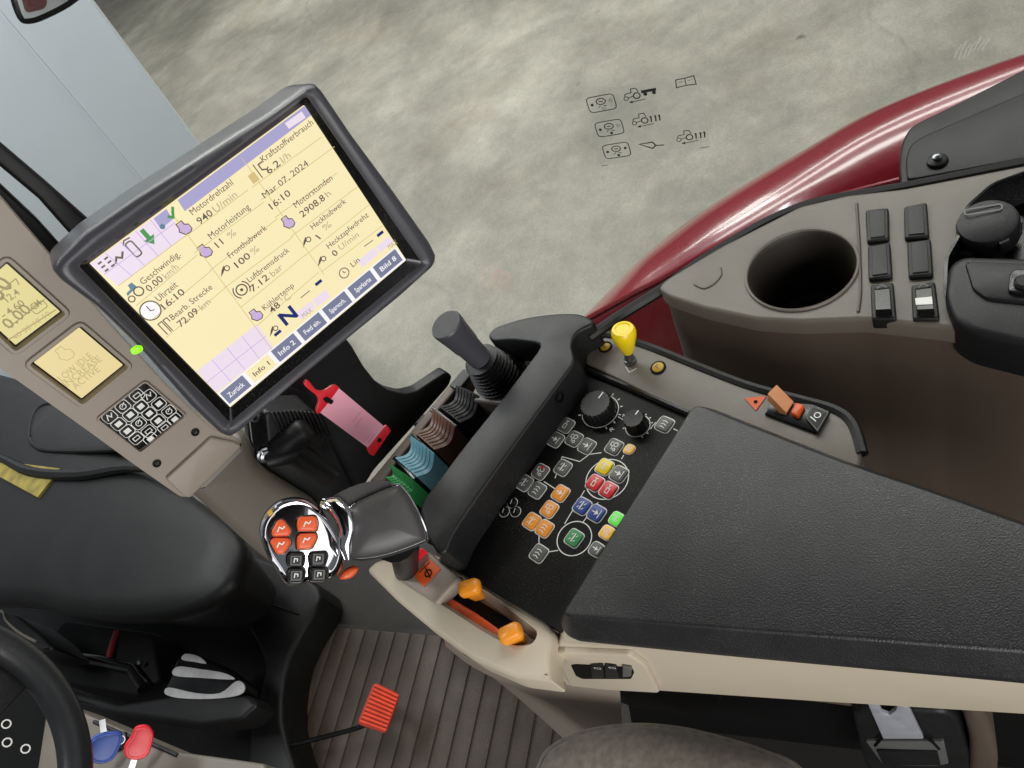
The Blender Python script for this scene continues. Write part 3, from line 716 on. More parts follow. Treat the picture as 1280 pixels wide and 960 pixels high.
pic(lambda b, x, y: stroke(b, SF, [(x-8*k, y-3*k), (x-3*k, y+2*k), (x+1*k, y-2*k), (x+6*k, y+3*k)], k*2.2, .0006), 150, 321)
pic(lambda b, x, y: stroke(b, SF, rrect(x, y, 8*k, 18*k, 3*k), k*1.6, .0006, True), 167, 311)
pic(lambda b, x, y: stroke(b, SF, [(x-6*k, y), (x-2*k, y+4*k), (x+5*k, y+3*k)], k*1.5, .0006), 160, 303)
pic(lambda b, x, y: fill(b, SF, circ(x, y, 3*k, 10), .0008), 203, 283, 'scr_tyre')
pic(lambda b, x, y: fill(b, SF, rect(x, y, 9*k, 11*k), .0006), 317, 222, 'amber_glow' if False else 'scr_line')
pic(lambda b, x, y: stroke(b, SF, [(x, y-9*k), (x, y+9*k)], k*1.2, .0006), 322, 214)
pic(lambda b, x, y: stroke(b, SF, [(x+4*k, y+4*k), (x-2*k, y+4*k), (x-2*k, y-3*k), (x+4*k, y-6*k)], k*1.6, .0006), 327, 208)
for q in ([(356, 363), (372, 351)], [(333, 412), (336, 417)]): pass
for px, py in ((347, 416), (398, 353), (475, 292)):
    pic(lambda b, x, y: fill(b, SF, rect(x, y, 10*k, 4*k), .0006), px, py, 'scr_navy')
for a, c_ in (((376, 372), (387, 363)), ((455, 308), (466, 300))):
    one('gauge_line', lambda b: gridlines(b, [(a, c_)], .0008), M['scr_ink'], scr)
for q in ([(369, 391), (389, 376), (394, 385), (376, 400)], [(391, 374), (407, 362), (413, 371), (396, 384)], [(447, 326), (468, 309), (473, 317), (453, 334)], [(470, 308), (486, 295), (491, 303), (475, 316)]):
    spoly('gauge_cell', q, 'scr_pink', .0004)
# tabs along the bottom
tb = [((271, 491), (288, 509)), ]
def lin(a, b_, t): return (a[0]+(b_[0]-a[0])*t, a[1]+(b_[1]-a[1])*t)
TA, TB = (272, 492), (495, 308); BA, BB = (287, 508), (507, 325)
spoly('tab_strip', [TA, TB, BB, BA], 'scr_white', .00035)
for i, s in enumerate(('Zurück', 'Info 1', 'Info 2', 'Fwd ein.', 'Sparvorh.', 'Sparkarte', 'Bild 8')):
    t0, t1 = i/7+.008, (i+1)/7-.010
    a, b_, c_, d = lin(TA, TB, t0), lin(TA, TB, t1), lin(BA, BB, t1), lin(BA, BB, t0)
    a2, b2, c2, d2 = lin(a, d, .06), lin(b_, c_, .06), lin(b_, c_, .88), lin(a, d, .88)
    spoly('screen_tab', [d2, c2, b2, a2], 'scr' if i == 1 else 'scr_tab', .0006)
    l = lin(lin(a2, b2, .16), lin(d2, c2, .16), .68); r = lin(lin(a2, b2, .84), lin(d2, c2, .84), .68)
    text('tab_text', s, SF, S(*l), S(*r), .0052, M['scr_ink' if i == 1 else 'scr_white'], scr, h=.0009, off=.01)
# bracket carrying the monitor
BK = MO.off(-.075)
brk = thing('monitor_bracket', 'black ribbed swivel bracket with bolts under the monitor', 'bracket', BK.w(*BK.at(350, 600), -.05))
one('bracket_housing', lambda b: slab(b, BK, rnd(BK.ats([(335, 520), (396, 516), (412, 545), (405, 580), (372, 592), (340, 570)]), .006), -.06, -.012, .004), M['black'], brk)
for i in range(13):
    x0, y0 = 342+i*5.2, 517+abs(i-5)*.4
    one('rib', lambda b: slab(b, BK, BK.ats([(x0, y0), (x0+2.4, y0-.5), (x0+14.4, y0+27), (x0+12, y0+28)]), -.0125, -.007, .001), M['black'], brk)
ax = (BK.u*.9+BK.v*.1+BK.n*.4).normalized()
p = BK.w(*BK.at(372, 548), -.004)
one('pivot_joint', lambda b: lathe(b, p, ax, [(.0, -.03), (.014, -.03), (.016, -.026), (.016, .012), (.013, .016), (.006, .018), (0, .018)], 20), M['black'], brk)
one('pivot_arm', lambda b: tube(b, [BK.w(*BK.at(340, 578), -.012), BK.w(*BK.at(365, 565), -.002), BK.w(*BK.at(400, 590), -.02), BK.w(*BK.at(430, 615), -.05)], [.012, .014, .015, .014], 14), M['black'], brk)
one('mount_plate', lambda b: slab(b, BK, rnd(BK.ats([(314, 528), (332, 520), (366, 556), (356, 590), (342, 586), (318, 562)]), .006), -.03, -.014, .003), M['gloss'], brk)
for px, py, r, h in ((336, 574, .0075, .002), (366, 545, .006, .012), (361, 564, .005, .012), (324, 528, .006, -.006)):
    p = BK.w(*BK.at(px, py), h-.014)
    one('bolt', lambda b: lathe(b, p, BK.n, [(r*1.25, 0), (r*1.25, .002), (r, .003), (r*.9, .006), (r*.5, .007), (r*.45, .004), (0, .004)], 12), M['steel'], brk)
# pink key tag
TG = MO.off(-.03).sub(*MO.at(430, 522), -.05)
kt = thing('key_tag', 'pink paper tag in a red plastic holder hanging under the monitor', 'tag', TG.w(*TG.at(470, 565), 0))
one('paper_label', lambda b: slab(b, TG, TG.ats([(397, 513), (420, 482), (484, 536), (462, 561)]), .001, .0018), M['pink'], kt)
one('tag_end', lambda b: slab(b, TG, rnd(TG.ats([(458, 560), (482, 530), (488, 537), (466, 569), (461, 567)]), .0018), .0, .0028, .0008), M['red'], kt)
one('tag_hole', lambda b: lathe(b, TG.w(*TG.at(473, 549), .0029), TG.n, [(.0028, 0), (.0026, .0003), (0, .0003)], 12), M['deep'], kt)
one('tag_head', lambda b: slab(b, TG, [(p.x, p.y) for p in smooth2([Vector(q) for q in TG.ats([(379, 478), (384, 474), (394, 486), (404, 487), (416, 480), (422, 483), (421, 487), (399, 515), (394, 512), (397, 501), (394, 493), (383, 484)])], 3)], .0, .003, .0008), M['red'], kt)
one('tag_slot', lambda b: slab(b, TG, rnd(TG.ats([(402, 497), (407, 494), (416, 500), (413, 504), (405, 501)]), .001), .0031, .0036), M['deep'], kt)
for a, c_ in (((440, 527), (450, 514)), ((443, 533), (452, 521)), ((454, 551), (464, 540)), ((459, 553), (468, 541))):
    one('tag_print', lambda b: stroke(b, TG, [TG.at(*a), TG.at(*c_)], .0006, .002), M['pinkprint'], kt)
# ================================================================ right side console with cup holder
SZ = .80
SFm = HZ(SZ)
side = thing('side_console', 'brown grey side console with cup holder and six switch positions', 'console', SFm.w(*SFm.at(1000, 330), -.5))
top = [(822, 360), (832, 349), (900, 308), (1000, 257), (1060, 243), (1130, 235), (1285, 205), (1420, 183), (1420, 455), (1285, 431), (1180, 409), (1080, 399), (1000, 402), (945, 399), (880, 385), (835, 370)]
topl = ccw(rnd(SFm.ats(top), .006, 3))
cc = SFm.at(1001, 337); CUP = circ(cc[0], cc[1], .0535, 40)
tray = [(1206, 262), (1240, 232), (1290, 214), (1420, 190), (1420, 452), (1285, 428), (1215, 411), (1190, 395), (1179, 365), (1181, 325), (1196, 300)]
trayl = ccw(rnd(SFm.ats(tray), .008, 3))
def side_top(b):
    holed(b, SFm, inset(topl, .004), [CUP, [p for p in inset(trayl, .001)]], 0)
    # rounded shoulder and the tall inner side
    L = []
    for t in range(5):
        an = math.pi/2*t/4; L.append([SFm.w(x, y, -.004*(1-math.cos(an))) for x, y in inset(topl, .004*(1-math.sin(an)))])
    L.append([SFm.w(x, y, -.02) for x, y in topl])
    loft(b, L, False, False)
one('console_top', side_top, M['brown'], side, ang=30)
low_ = [(x-(.03 if x < .62 else 0), y) for x, y in topl]
one('console_side', lambda b: loft(b, [[SFm.w(x, y, -.021) for x, y in inset(topl, .003)], [SFm.w(x, y, -.16) for x, y in inset(topl, -.008)], [SFm.w(x, y, -.74) for x, y in inset(topl, -.03)]], False, True), M['brown_lo'], side, ang=50)  # tall side darker than the top; its shade is in the brown
def cupw(b):
    prof = [(.0545, .0), (.0545, .001), (.0535, .0015), (.0525, .0), (.051, -.004), (.045, -.09), (.04, -.094), (0, -.094)]
    lathe(b, SFm.w(cc[0], cc[1], 0), (0, 0, 1), prof, 44)
one('cup_holder', cupw, M['cupwell'], side, label='dark round cup holder well')
one('cup_ring', lambda b: tube(b, [SFm.w(x, y, .0012) for x, y in circ(cc[0], cc[1], .0545, 44)], .0016, 8, True), M['brown'], side)
# raised land round the cup: shallow groove toward the switches
g = [Vector((*SFm.at(*p), 0)) for p in ((1071, 255), (1074, 300), (1076, 360), (1073, 390))]
one('console_groove', lambda b: tube(b, [SFm.w(p.x, p.y, .0005) for p in smooth2(g, 4, False)], .0016, 6), M['brown_lo'], side)
arc = smooth2([Vector((*SFm.at(*p), 0)) for p in ((868, 356), (880, 361), (893, 355), (902, 344), (901, 335))], 4, False)
one('embossed_arc', lambda b: tube(b, [SFm.w(p.x, p.y, .0004) for p in arc], .0009, 6), M['brown_lo'], side)
SW = [[(1082, 263), (1111, 260), (1112, 299), (1084, 303)], [(1130, 259), (1159, 253), (1162, 296), (1131, 299)], [(1085, 308), (1113, 303), (1116, 346), (1086, 350)],
      [(1134, 303), (1164, 299), (1167, 344), (1136, 347)], [(1088, 356), (1117, 352), (1121, 398), (1090, 399)], [(1139, 356), (1169, 351), (1175, 398), (1141, 399)]]
for i, q in enumerate(SW):
    pts = rnd(ccw(SFm.ats(q, .004)), .003)
    c = one('switch_blank' if i < 4 else 'rocker_switch', lambda b: slab(b, SFm, pts, -.01, .005 if i < 4 else .004, .002), M['black'], side)
    if i < 4:
        one('blank_face', lambda b: slab(b, SFm, rnd(inset(ccw(SFm.ats(q, .004)), .0035), .001), .0051, .0062, .0005), M['rail'], c)
    else:
        Q = [Vector(p) for p in SFm.ats(q, .005)]
        def at(s, t): return tuple((Q[0]*(1-s)+Q[1]*s)*(1-t)+(Q[3]*(1-s)+Q[2]*s)*t)
        one('rocker', lambda b: taper(b, SFm, ccw([at(.16, .1), at(.84, .1), at(.84, .9), at(.16, .9)]), .004, ccw([at(.2, .3), at(.8, .3), at(.8, .85), at(.2, .85)]), .011), M['gloss'], c)
        if i == 5: one('white_label', lambda b: slab(b, SFm, ccw(SFm.ats([(1144, 373), (1165, 371), (1166, 380), (1145, 381)], .0115)), .0112, .0118), M['white'], c)
        one('switch_mark', lambda b: stroke(b, SFm, [at(.3, .25), at(.5, .15), at(.7, .25)], .001, .0115 if i == 5 else .0105), M['key_grey'], c)
# black utility tray at the rear of the console
tr_ = thing('utility_tray', 'black plastic tray with round capped socket on the side console', 'tray', SFm.w(*SFm.at(1240, 350), -.05))
one('tray_well', lambda b: loft(b, [[SFm.w(x, y, .004) for x, y in trayl], [SFm.w(x, y, .005) for x, y in inset(trayl, .003)], [SFm.w(x, y, -.03) for x, y in inset(trayl, .008)]], False, True), M['gloss'], tr_)
blk = [(1186, 330), (1202, 318), (1290, 320), (1420, 325), (1420, 470), (1290, 432), (1216, 415), (1192, 399), (1181, 368)]
bl = ccw(rnd(SFm.ats(blk, .016), .008, 3))
one('tray_block', lambda b: slab(b, SFm, bl, -.03, .016, .007, 3), M['rail'], tr_)
b2 = ccw(rnd(SFm.ats([(1206, 326), (1290, 328), (1420, 330), (1420, 380), (1290, 378), (1232, 372), (1216, 360)], .020), .004, 3))
one('raised_facet', lambda b: slab(b, SFm, b2, .014, .020, .003, 2), M['rail'], tr_)
sq_ = ccw(rnd(SFm.ats([(1262, 342), (1268, 336), (1320, 336), (1320, 368), (1266, 366), (1260, 362)], .024), .003))
one('socket_switch', lambda b: slab(b, SFm, sq_, .019, .024, .0015), M['gloss'], tr_)
one('switch_knob', lambda b: lathe(b, SFm.w(*SFm.at(1281, 352, .026), .024), (0, 0, 1), [(.008, 0), (.008, .002), (.006, .004), (0, .004)], 16), M['black'], tr_)
cp = SFm.w(*SFm.at(1236, 272, .012), -.012)
scap = one('socket_cap', lambda b: lathe(b, cp, (-.1, .05, 1), [(.0, 0), (.026, 0), (.026, .018), (.0245, .022), (.022, .023), (0, .0235)], 30), M['rail'], tr_)
one('cap_tab', lambda b: slab(b, SFm, rnd(SFm.ats([(1244, 292), (1258, 288), (1264, 298), (1250, 304)], .008), .002), -.004, .006, .001), M['rail'], tr_)
kp_ = SFm.off(.0125)
one('cap_slot', lambda b: stroke(b, kp_, rrect(*kp_.at(1229, 263), .007, .03, .003), .0016, .0012, True), M['key_grey'], tr_)
one('socket_lug', lambda b: lathe(b, SFm.w(*SFm.at(1205, 303, 0), -.02), (0, 0, 1), [(.009, 0), (.009, .012), (.005, .014), (.005, .008), (0, .008)], 16), M['rail'], tr_)
one('socket_lug', lambda b: lathe(b, SFm.w(*SFm.at(1268, 273, 0), -.02), (0, 0, 1), [(.007, 0), (.007, .018), (.004, .02), (.0, .02)], 16), M['steel'], tr_)
# dark seal between console and fender
sl = [SFm.w(*SFm.at(*p), -.010)+Vector((.009, 0, 0)) for p in [(730, 420), (770, 392), (826, 357), (900, 306), (1000, 255), (1130, 230), (1290, 198), (1400, 178)]]
seal = one('window_seal', lambda b: tube(b, [p+Vector((0, 0, -.004)) for p in smooth2(sl, 4, False)], .0065, 8), M['rubber'])
tag(seal, 'black rubber seal between side console and red fender', 'seal')
sw = one('side_wall', lambda b: slab(b, Fr((.80, 0, 0), (0, -1, 0), (0, 0, 1)), [(-1.0, 0.0), (.9, 0), (.9, .66), (-.25, .62), (-.34, .50), (-.42, .3), (-1.0, .25)], -.02, .0), M['black'])
tag(sw, 'dark lower cab side panel below the window', 'panel')
# ================================================================ armrest console
ZP = .76
KPF = HZ(ZP)
con = thing('armrest_console', 'operator console with beige shell, black key panel and charcoal rail', 'console', KPF.w(*KPF.at(760, 820), -.74))
# key panel
one('key_panel', lambda b: slab(b, KPF, KPF.ats([(548, 700), (600, 640), (727, 468), (740, 462), (900, 528), (960, 700), (720, 800), (692, 783)]), -.02, 0), M['panel'], con)
RZ = HZ(.805)
rl = [(523, 632), (580, 557), (629, 496), (679, 429), (640, 424), (614, 426), (609, 419), (617, 409), (651, 397), (693, 391), (726, 391), (742, 400), (740, 406), (721, 414), (713, 430), (719, 452), (658, 535), (592, 627), (567, 664), (556, 690), (546, 692), (532, 668)]
rl = RZ.ats(rl)
one('rail', lambda b: slab(b, RZ, rnd(rl, [.012, .01, .01, .012, .01, .006, .008, .01, .02, .02, .02, .006, .006, .01, .01, .01, .02, .02, .01, .01, .01, .01], 3), -.085, 0, .0035, 3), M['rail'], con, ang=35)
rd0 = RZ.w(*RZ.at(584, 634)); rd1 = RZ.w(*RZ.at(721, 453)); RW = Fr(rd0, rd1-rd0, (0, 0, 1))
if RW.n.dot(CAM-rd0) < 0: RW = Fr(rd1, rd0-rd1, (0, 0, 1))
for px, py in ((599, 646), (700, 497)):
    p = RW.w(*RW.at(px, py), -.006)
    one('rail_hole', lambda b: lathe(b, p, RW.n, [(.0062, 0), (.0062, .0072), (.0052, .0074), (.0048, .004), (0, .004)], 16), M['deep'], con)
# brown strip with the yellow knob, right of the key panel
BZ = HZ(.765)
bs = [(729, 452), (731, 440), (739, 426), (759, 418), (799, 429), (834, 442), (930, 480), (1000, 499), (1044, 512), (1066, 530), (1078, 566), (1060, 640), (900, 560), (860, 519)]
bsl = ccw(rnd(BZ.ats(bs), .008, 3))
one('side_strip', lambda b: slab(b, BZ, bsl, -.06, 0, .003), M['brown'], con)
ri = smooth2([Vector((*BZ.at(*p), 0)) for p in [(729, 455), (731, 440), (739, 426), (759, 418), (799, 429), (834, 442), (930, 480), (1000, 499), (1044, 512), (1066, 530), (1078, 566)]], 4, False)
one('strip_rim', lambda b: tube(b, [BZ.w(p.x, p.y, -.002) for p in ri], .0055, 8), M['rail'], con)
one('strip_gap', lambda b: tube(b, [KPF.w(*KPF.at(*p), .003) for p in ((735, 464), (800, 492), (862, 519))], .0035, 6), M['gloss'], con)
# outer beige shell, front part with the lever slot
HZs = HZ(.752)
sh = [(457, 712), (470, 700), (536, 690), (552, 696), (684, 778), (692, 791), (690, 800), (686, 815), (687, 842), (690, 852), (641, 846), (590, 824), (544, 791), (495, 750)]
slot = [(546, 752), (558, 730), (574, 720), (586, 722), (645, 768), (674, 790), (666, 806), (645, 808), (628, 803), (600, 787)]
shl = ccw(rnd(HZs.ats(sh), .006, 3)); sll = ccw(rnd(HZs.ats(slot), .008, 3))
def shell(b):
    ins = inset(shl, .005)
    holed(b, HZs, ins, [sll], 0)
    L = []
    for t in range(5):
        an = math.pi/2*t/4; L.append([HZs.w(x, y, -.005*(1-math.cos(an))) for x, y in inset(shl, .005*(1-math.sin(an)))])
    L.append([HZs.w(x, y, -.035) for x, y in shl])
    loft(b, L, False, False)
one('front_shell', shell, M['beige'], con, ang=30)
one('slot_well', lambda b: loft(b, [[HZs.w(x, y, .0) for x, y in sll], [HZs.w(x, y, -.006) for x, y in inset(sll, .003)], [HZs.w(x, y, -.014) for x, y in inset(sll, .007)]], False, True), M['taupe'], con)
ws = HZs.off(-.0135)
one('slot_opening', lambda b: slab(b, ws, rnd(ws.ats([(556, 740), (564, 730), (590, 745), (646, 780), (650, 793), (640, 799), (610, 778)]), .004), -.001, .0006), M['deep'], con)
one('slot_strip', lambda b: slab(b, ws, rnd(ws.ats([(551, 752), (560, 746), (596, 767), (626, 788), (629, 801), (600, 783)]), .003), .0, .006, .002), M['orange'], con, label='orange guide strip in the lever slot')
for px, py, a in ((585, 733, .3), (636, 790, .5)):
    kf = HZs.sub(*HZs.at(px, py, .014), a, .0)
    lv = one('slot_lever', lambda b: loft(b, [[kf.w(x*s, y*s, h) for x, y in rrect(0, 0, .016, .024, .006, 4)] for s, h in ((.6, -.012), (.75, .002), (1, .006), (1.02, .010), (.93, .0145), (.7, .0165))]), M['amber'], con, ang=60)
# sloped face under the chrome handle with its sticker
one('front_bevel', lambda b: slab(b, HZs, rnd(HZs.ats([(496, 724), (512, 690), (535, 688), (556, 705), (576, 722), (556, 742), (545, 755)], .006), .004), -.01, .006, .004), M['taupe'], con)
st_ = HZs.off(.0064)
sk = one('warning_sticker', lambda b: slab(b, st_, st_.ats([(538, 699), (551, 711), (530, 734), (518, 720)]), .0002, .0008), M['sticker'], con)
one('sticker_mark', lambda b: stroke(b, st_, circ(*st_.at(536, 717), .004, 12), .0016, .001, True), M['deep'], sk)
one('sticker_mark', lambda b: stroke(b, st_, [st_.at(533, 711), st_.at(539, 723)], .0016, .0012), M['deep'], sk)
one('sticker_mark', lambda b: stroke(b, st_, [st_.at(525, 716), st_.at(538, 703)], .0010, .0012), M['deep'], sk)
# side face under the armrest, a vertical beige wall
A_ = zpt(705, 797, .765); B_ = zpt(1285, 836, .765)
SPF = Fr(A_, B_-A_, (0, 0, 1))
sp = [(703, 798), (1290, 837), (1420, 846), (1420, 905), (1290, 894), (1000, 876), (824, 864), (760, 862), (708, 857), (697, 845), (694, 815)]
one('side_face', lambda b: slab(b, SPF, rnd(SPF.ats(sp), .004), -.02, 0, .003), M['beige'], con)
one('face_ledge', lambda b: slab(b, SPF, SPF.ats([(705, 799), (1290, 838), (1420, 846), (1420, 850), (1290, 842), (705, 804)], .004), .0002, .004, .0015), M['beige'], con)
pl = [(692, 820), (700, 816), (788, 820), (808, 834), (825, 867), (757, 863), (712, 858)]
plate = one('rocker_plate', lambda b: slab(b, SPF, rnd(SPF.ats(pl, .006), .005), .0003, .006, .003), M['beige'], con)
po = SPF.off(.0062)
one('rocker_recess', lambda b: slab(b, po, rnd(po.ats([(714, 831), (720, 830), (790, 834), (793, 840), (789, 848), (728, 848), (720, 844)]), .003), .0001, .0006), M['deep'], plate)
for q in ([(738, 832), (754, 831), (755, 847), (740, 848)], [(756, 831), (771, 833), (774, 847), (757, 847)]):
    k_ = one('thumb_key', lambda b: slab(b, po, rnd(po.ats(q, .002), .003), .0006, .0028, .001), M['rail'], plate)
    c = po.at((q[0][0]+q[2][0])/2, (q[0][1]+q[2][1])/2, .006)
    one('key_mark', lambda b: stroke(b, po, rrect(c[0], c[1], .006, .004, .001), .0007, .0030, True), M['white'], k_)
one('recess_end', lambda b: slab(b, po, rnd(po.ats([(778, 834), (790, 836), (789, 846), (778, 847)], .003), .002), .0006, .003, .001), M['key_grey'], plate)
# lower skirt of the console down to the floor
def skirt(b):
    T = [zpt(*p, .68) for p in [(556, 800), (590, 824), (641, 846), (700, 856), (740, 862), (775, 866)]]
    Mi = [zpt(*p, .45) for p in [(566, 812), (598, 838), (660, 868), (715, 890), (750, 905), (785, 915)]]
    Lo = [zpt(*p, .0) for p in [(548, 792), (585, 822), (642, 868), (700, 920), (735, 955), (770, 1000)]]
    for i_ in (2, 3, 4, 5):
        px_, py_ = [(641, 846), (700, 856), (740, 862), (775, 866)][i_-2]; sb = SPF.off(-.016); T[i_] = sb.w(*sb.at(px_, py_-3))
    bk = Vector((.12, .05, 0))
    T2 = smooth2(T, 4, False); M2 = smooth2(Mi, 4, False); L2 = smooth2(Lo, 4, False)
    rows = []
    for a, m_, l in zip(T2, M2, L2):
        m_ = a.lerp(l, .45)*.6+m_*.4
        rows.append([a+bk, a, a.lerp(m_, .5)+(-bk)*.06, m_, m_.lerp(l, .5)+bk*.03, l, l+bk])
    loft(b, rows, closed=False)
one('lower_skirt', skirt, M['taupe'], con, ang=60)
# ---- keys on the panel
ru = (Vector(KPF.at(721, 452))-Vector(KPF.at(584, 629))).normalized(); KA = math.atan2(ru.y, ru.x)
KK = KPF.sub(*KPF.at(718, 600), KA, .0002)
def K(px, py): return KK.at(px, py)
ksz = .0160
def panel_key(px, py, m, kind=0, sz=ksz, edge='white'):
    x, y = K(px, py)
    o = one('panel_key', lambda b: slab(b, KK, rrect(x, y, sz, sz, .0036), -.001, .0022, .0009, 2), M[m], con)
    one('key_outline', lambda b: stroke(b, KK, rrect(x, y, sz*1.10, sz*1.10, .0044), .0011, .0003, True), M[edge], o)
    q = .0024; s = sz*.25
    g_ = int(px*31+py*7) % 5
    def mark(b):
        wd = .00085; k_ = s
        if g_ == 0:   # arrow onto a line
            fill(b, KK, [(x-k_*.8, y+k_*.2), (x+k_*.8, y+k_*.2), (x, y-k_*.8)], q); stroke(b, KK, [(x, y+k_*1.2), (x, y+k_*.25)], wd*1.4, q); stroke(b, KK, [(x-k_*1.2, y-k_*1.1), (x+k_*1.2, y-k_*1.1)], wd, q)
        elif g_ == 1:   # small tractor
            stroke(b, KK, circ(x+k_*.6, y-k_*.4, k_*.62, 10), wd, q, True); stroke(b, KK, circ(x-k_*.85, y-k_*.65, k_*.36, 8), wd, q, True)
            stroke(b, KK, [(x-k_*1.1, y+k_*.1), (x-k_*.1, y+k_*.3), (x, y+k_*1.1), (x+k_*.9, y+k_*1.1), (x+k_*1.0, y+k_*.4)], wd, q)
        elif g_ == 2:   # hydraulic ram
            stroke(b, KK, rect(x-k_*.4, y, k_*1.4, k_*.9), wd, q, True); stroke(b, KK, [(x+k_*.35, y), (x+k_*1.3, y)], wd*1.3, q); stroke(b, KK, [(x+k_*1.3, y-k_*.5), (x+k_*1.3, y+k_*.5)], wd, q)
        elif g_ == 3:   # plough
            for d_ in (-.9, 0, .9): stroke(b, KK, [(x+(d_-.3)*k_, y+k_*.8), (x+d_*k_, y+k_*.1), (x+(d_-.35)*k_, y-k_*.8)], wd, q)
        else:   # shaft
            stroke(b, KK, [(x-k_*1.2, y), (x+k_*1.2, y)], wd*1.6, q)
            for d_ in (-.7, .7): stroke(b, KK, [(x+d_*k_-k_*.3, y+k_*.9), (x+d_*k_+k_*.3, y+k_*.5)], wd, q); stroke(b, KK, [(x+d_*k_-k_*.3, y-k_*.5), (x+d_*k_+k_*.3, y-k_*.9)], wd, q)
    one('key_symbol', mark, M['white'], o)
for i, (px, py) in enumerate(((708, 532), (695, 550), (718, 549), (734, 558), (768, 559), (704, 585), (676, 590), (656, 604), (672, 613), (674, 692), (831, 531), (774, 593))):
    panel_key(px, py, 'key_grey', (2, 2, 2, 2, 1, 3, 0, 0, 3, 1, 1, 0)[i])
x, y = K(679, 586); one('red_mark', lambda b: fill(b, KK, circ(x, y, .0022, 10), .0026), M['red'], con)
panel_key(756, 584, 'yellow', 3); panel_key(744, 604, 'red', 3); panel_key(761, 613, 'red', 0)
panel_key(728, 633, 'blue', 0); panel_key(746, 642, 'blue', 3); panel_key(718, 673, 'green', 3)
for p in ((701, 617), (687, 637), (665, 652), (681, 661)): panel_key(*p, 'amber', 1 if p[0] > 690 else 0)
panel_key(787, 562, 'amber_glow', 1, .0105); panel_key(771, 649, 'lit_green', 1, .013); panel_key(759, 666, 'amber_glow', 1, .013); panel_key(746, 687, 'key_grey', 1, .013)
def pline(*pts): one('panel_line', lambda b: stroke(b, KK, [K(*p) for p in pts], .0010, .0002), M['white'], con)
pline((694, 598), (703, 571), (725, 577), (737, 568), (752, 566)); pline((688, 580), (703, 571)) if False else None
pline((680, 602), (694, 611)); pline((674, 668), (674, 682)); pline((686, 690), (698, 688)); pline((731, 613), (706, 655)); pline((748, 628), (728, 654)); pline((777, 574), (780, 569)); pline((773, 521), (781, 526)); pline((812, 537), (820, 528)); pline((842, 536), (850, 540))
for (px, py), r in (((759, 599), .0232), ((718, 673), .0185)):
    c = K(px, py); one('panel_circle', lambda b: stroke(b, KK, circ(c[0], c[1], r, 40), .0011, .0002, True), M['white'], con)
for px, py in ((641, 629), (631, 640), (645, 640)):
    c = K(px, py); o = one('round_key', lambda b: lathe(b, KK.w(c[0], c[1], -.001), KK.n, [(.0055, 0), (.0055, .0028), (.0045, .0034), (0, .0034)], 16), M['panel'], con)
    one('key_outline', lambda b: stroke(b, KK, circ(c[0], c[1], .006, 16), .0008, .0003, True), M['white'], o)
    one('key_symbol', lambda b: stroke(b, KK, [(c[0]-.0025, c[1]-.001), (c[0]+.0025, c[1]+.001)], .0008, .0036), M['white'], o)
# rotary knobs
def knob(px, py, r, hh, ribs):
    c = KK.at(px, py, .004); p = KK.w(c[0], c[1], 0)
    o = one('rotary_knob', lambda b: lathe(b, p, KK.n, [(r*1.0, 0), (r, .003), (r*.93, .0035), (r*.9, hh*.9), (r*.84, hh), (r*.3, hh*.97), (0, hh*.97)], ribs*6, .035, ribs), M['black'], con, ang=30)
    one('knob_scale', lambda b: stroke(b, KK, circ(c[0], c[1], r*1.08, 40), .0010, .0003, True), M['white'], o)
    for i in range(11):
        a = -2.2+i*.44; d = Vector((math.cos(a), math.sin(a))); q = Vector(c)
        one('scale_tick', lambda b: stroke(b, KK, [tuple(q+d*r*1.17), tuple(q+d*r*1.32)], .0013, .0003), M['white'], o)
    one('knob_pointer', lambda b: stroke(b, KK, [(c[0]+r*.35, c[1]), (c[0]+r*.8, c[1])], .0014, hh*1.01), M['white'], o)
knob(749, 512, .0195, .017, 22); knob(796, 530, .0125, .016, 14)
text('panel_text', 'A', KK, K(778, 522), K(783, 520), .004, M['white'], con); text('panel_text', 'R', KK, K(764, 540), K(769, 537), .005, M['white'], con)
# ---- yellow knob, button and symbols on the brown strip
p0 = BZ.w(*BZ.at(788, 452), 0); yk = thing('yellow_knob', 'bright yellow push knob on a short clear stem on brown strip', 'knob', p0)
axk = Vector((-.1, .05, 1))
vt = Fr(p0, tr(1, 0, 0), (0, 0, 1)); q = vt.at(779, 413); axk = (vt.w(*q)-p0); hk = axk.length; axk.normalize()
one('knob_stem', lambda b: lathe(b, p0, axk, [(.007, 0), (.007, .004), (.0055, .005), (.0055, hk*.5)], 18), M['steel'], yk)
one('knob_head', lambda b: lathe(b, p0, axk, [(.006, hk*.32), (.0078, hk*.4), (.0105, hk*.62), (.0128, hk*.78), (.0138, hk*.92), (.0132, hk*1.0), (.0115, hk*1.06), (.0085, hk*1.07), (.0075, hk*1.05), (0, hk*1.05)], 28), M['yellow'], yk)
for px, py, r, m, nm in ((823, 460, .0065, 'dkyellow', 'push_button'), (757, 434, .006, 'dkyellow', 'round_symbol')):
    c = BZ.at(px, py); p = BZ.w(c[0], c[1], 0)
    o = one(nm, lambda b: lathe(b, p, (0, 0, 1), [(r, 0), (r, .002 if nm == 'push_button' else .0006), (r*.8, .0026 if nm == 'push_button' else .0007), (0, .0026 if nm == 'push_button' else .0007)], 20), M[m], con)
    one('button_ring', lambda b: lathe(b, p, (0, 0, 1), [(r*1.35, 0), (r*1.35, .0012), (r*1.05, .0014), (r*1.05, .0)], 24), M['deep'], o)
    one('button_mark', lambda b: stroke(b, BZ, [(c[0]-r*.5, c[1]-r*.3), (c[0], c[1]+r*.4), (c[0]+r*.5, c[1])], .001, .003), M['brown'], o)
one('strip_mark', lambda b: stroke(b, BZ, [BZ.at(782, 458), BZ.at(787, 466), BZ.at(796, 461)], .0009, .0005), M['white'], con)
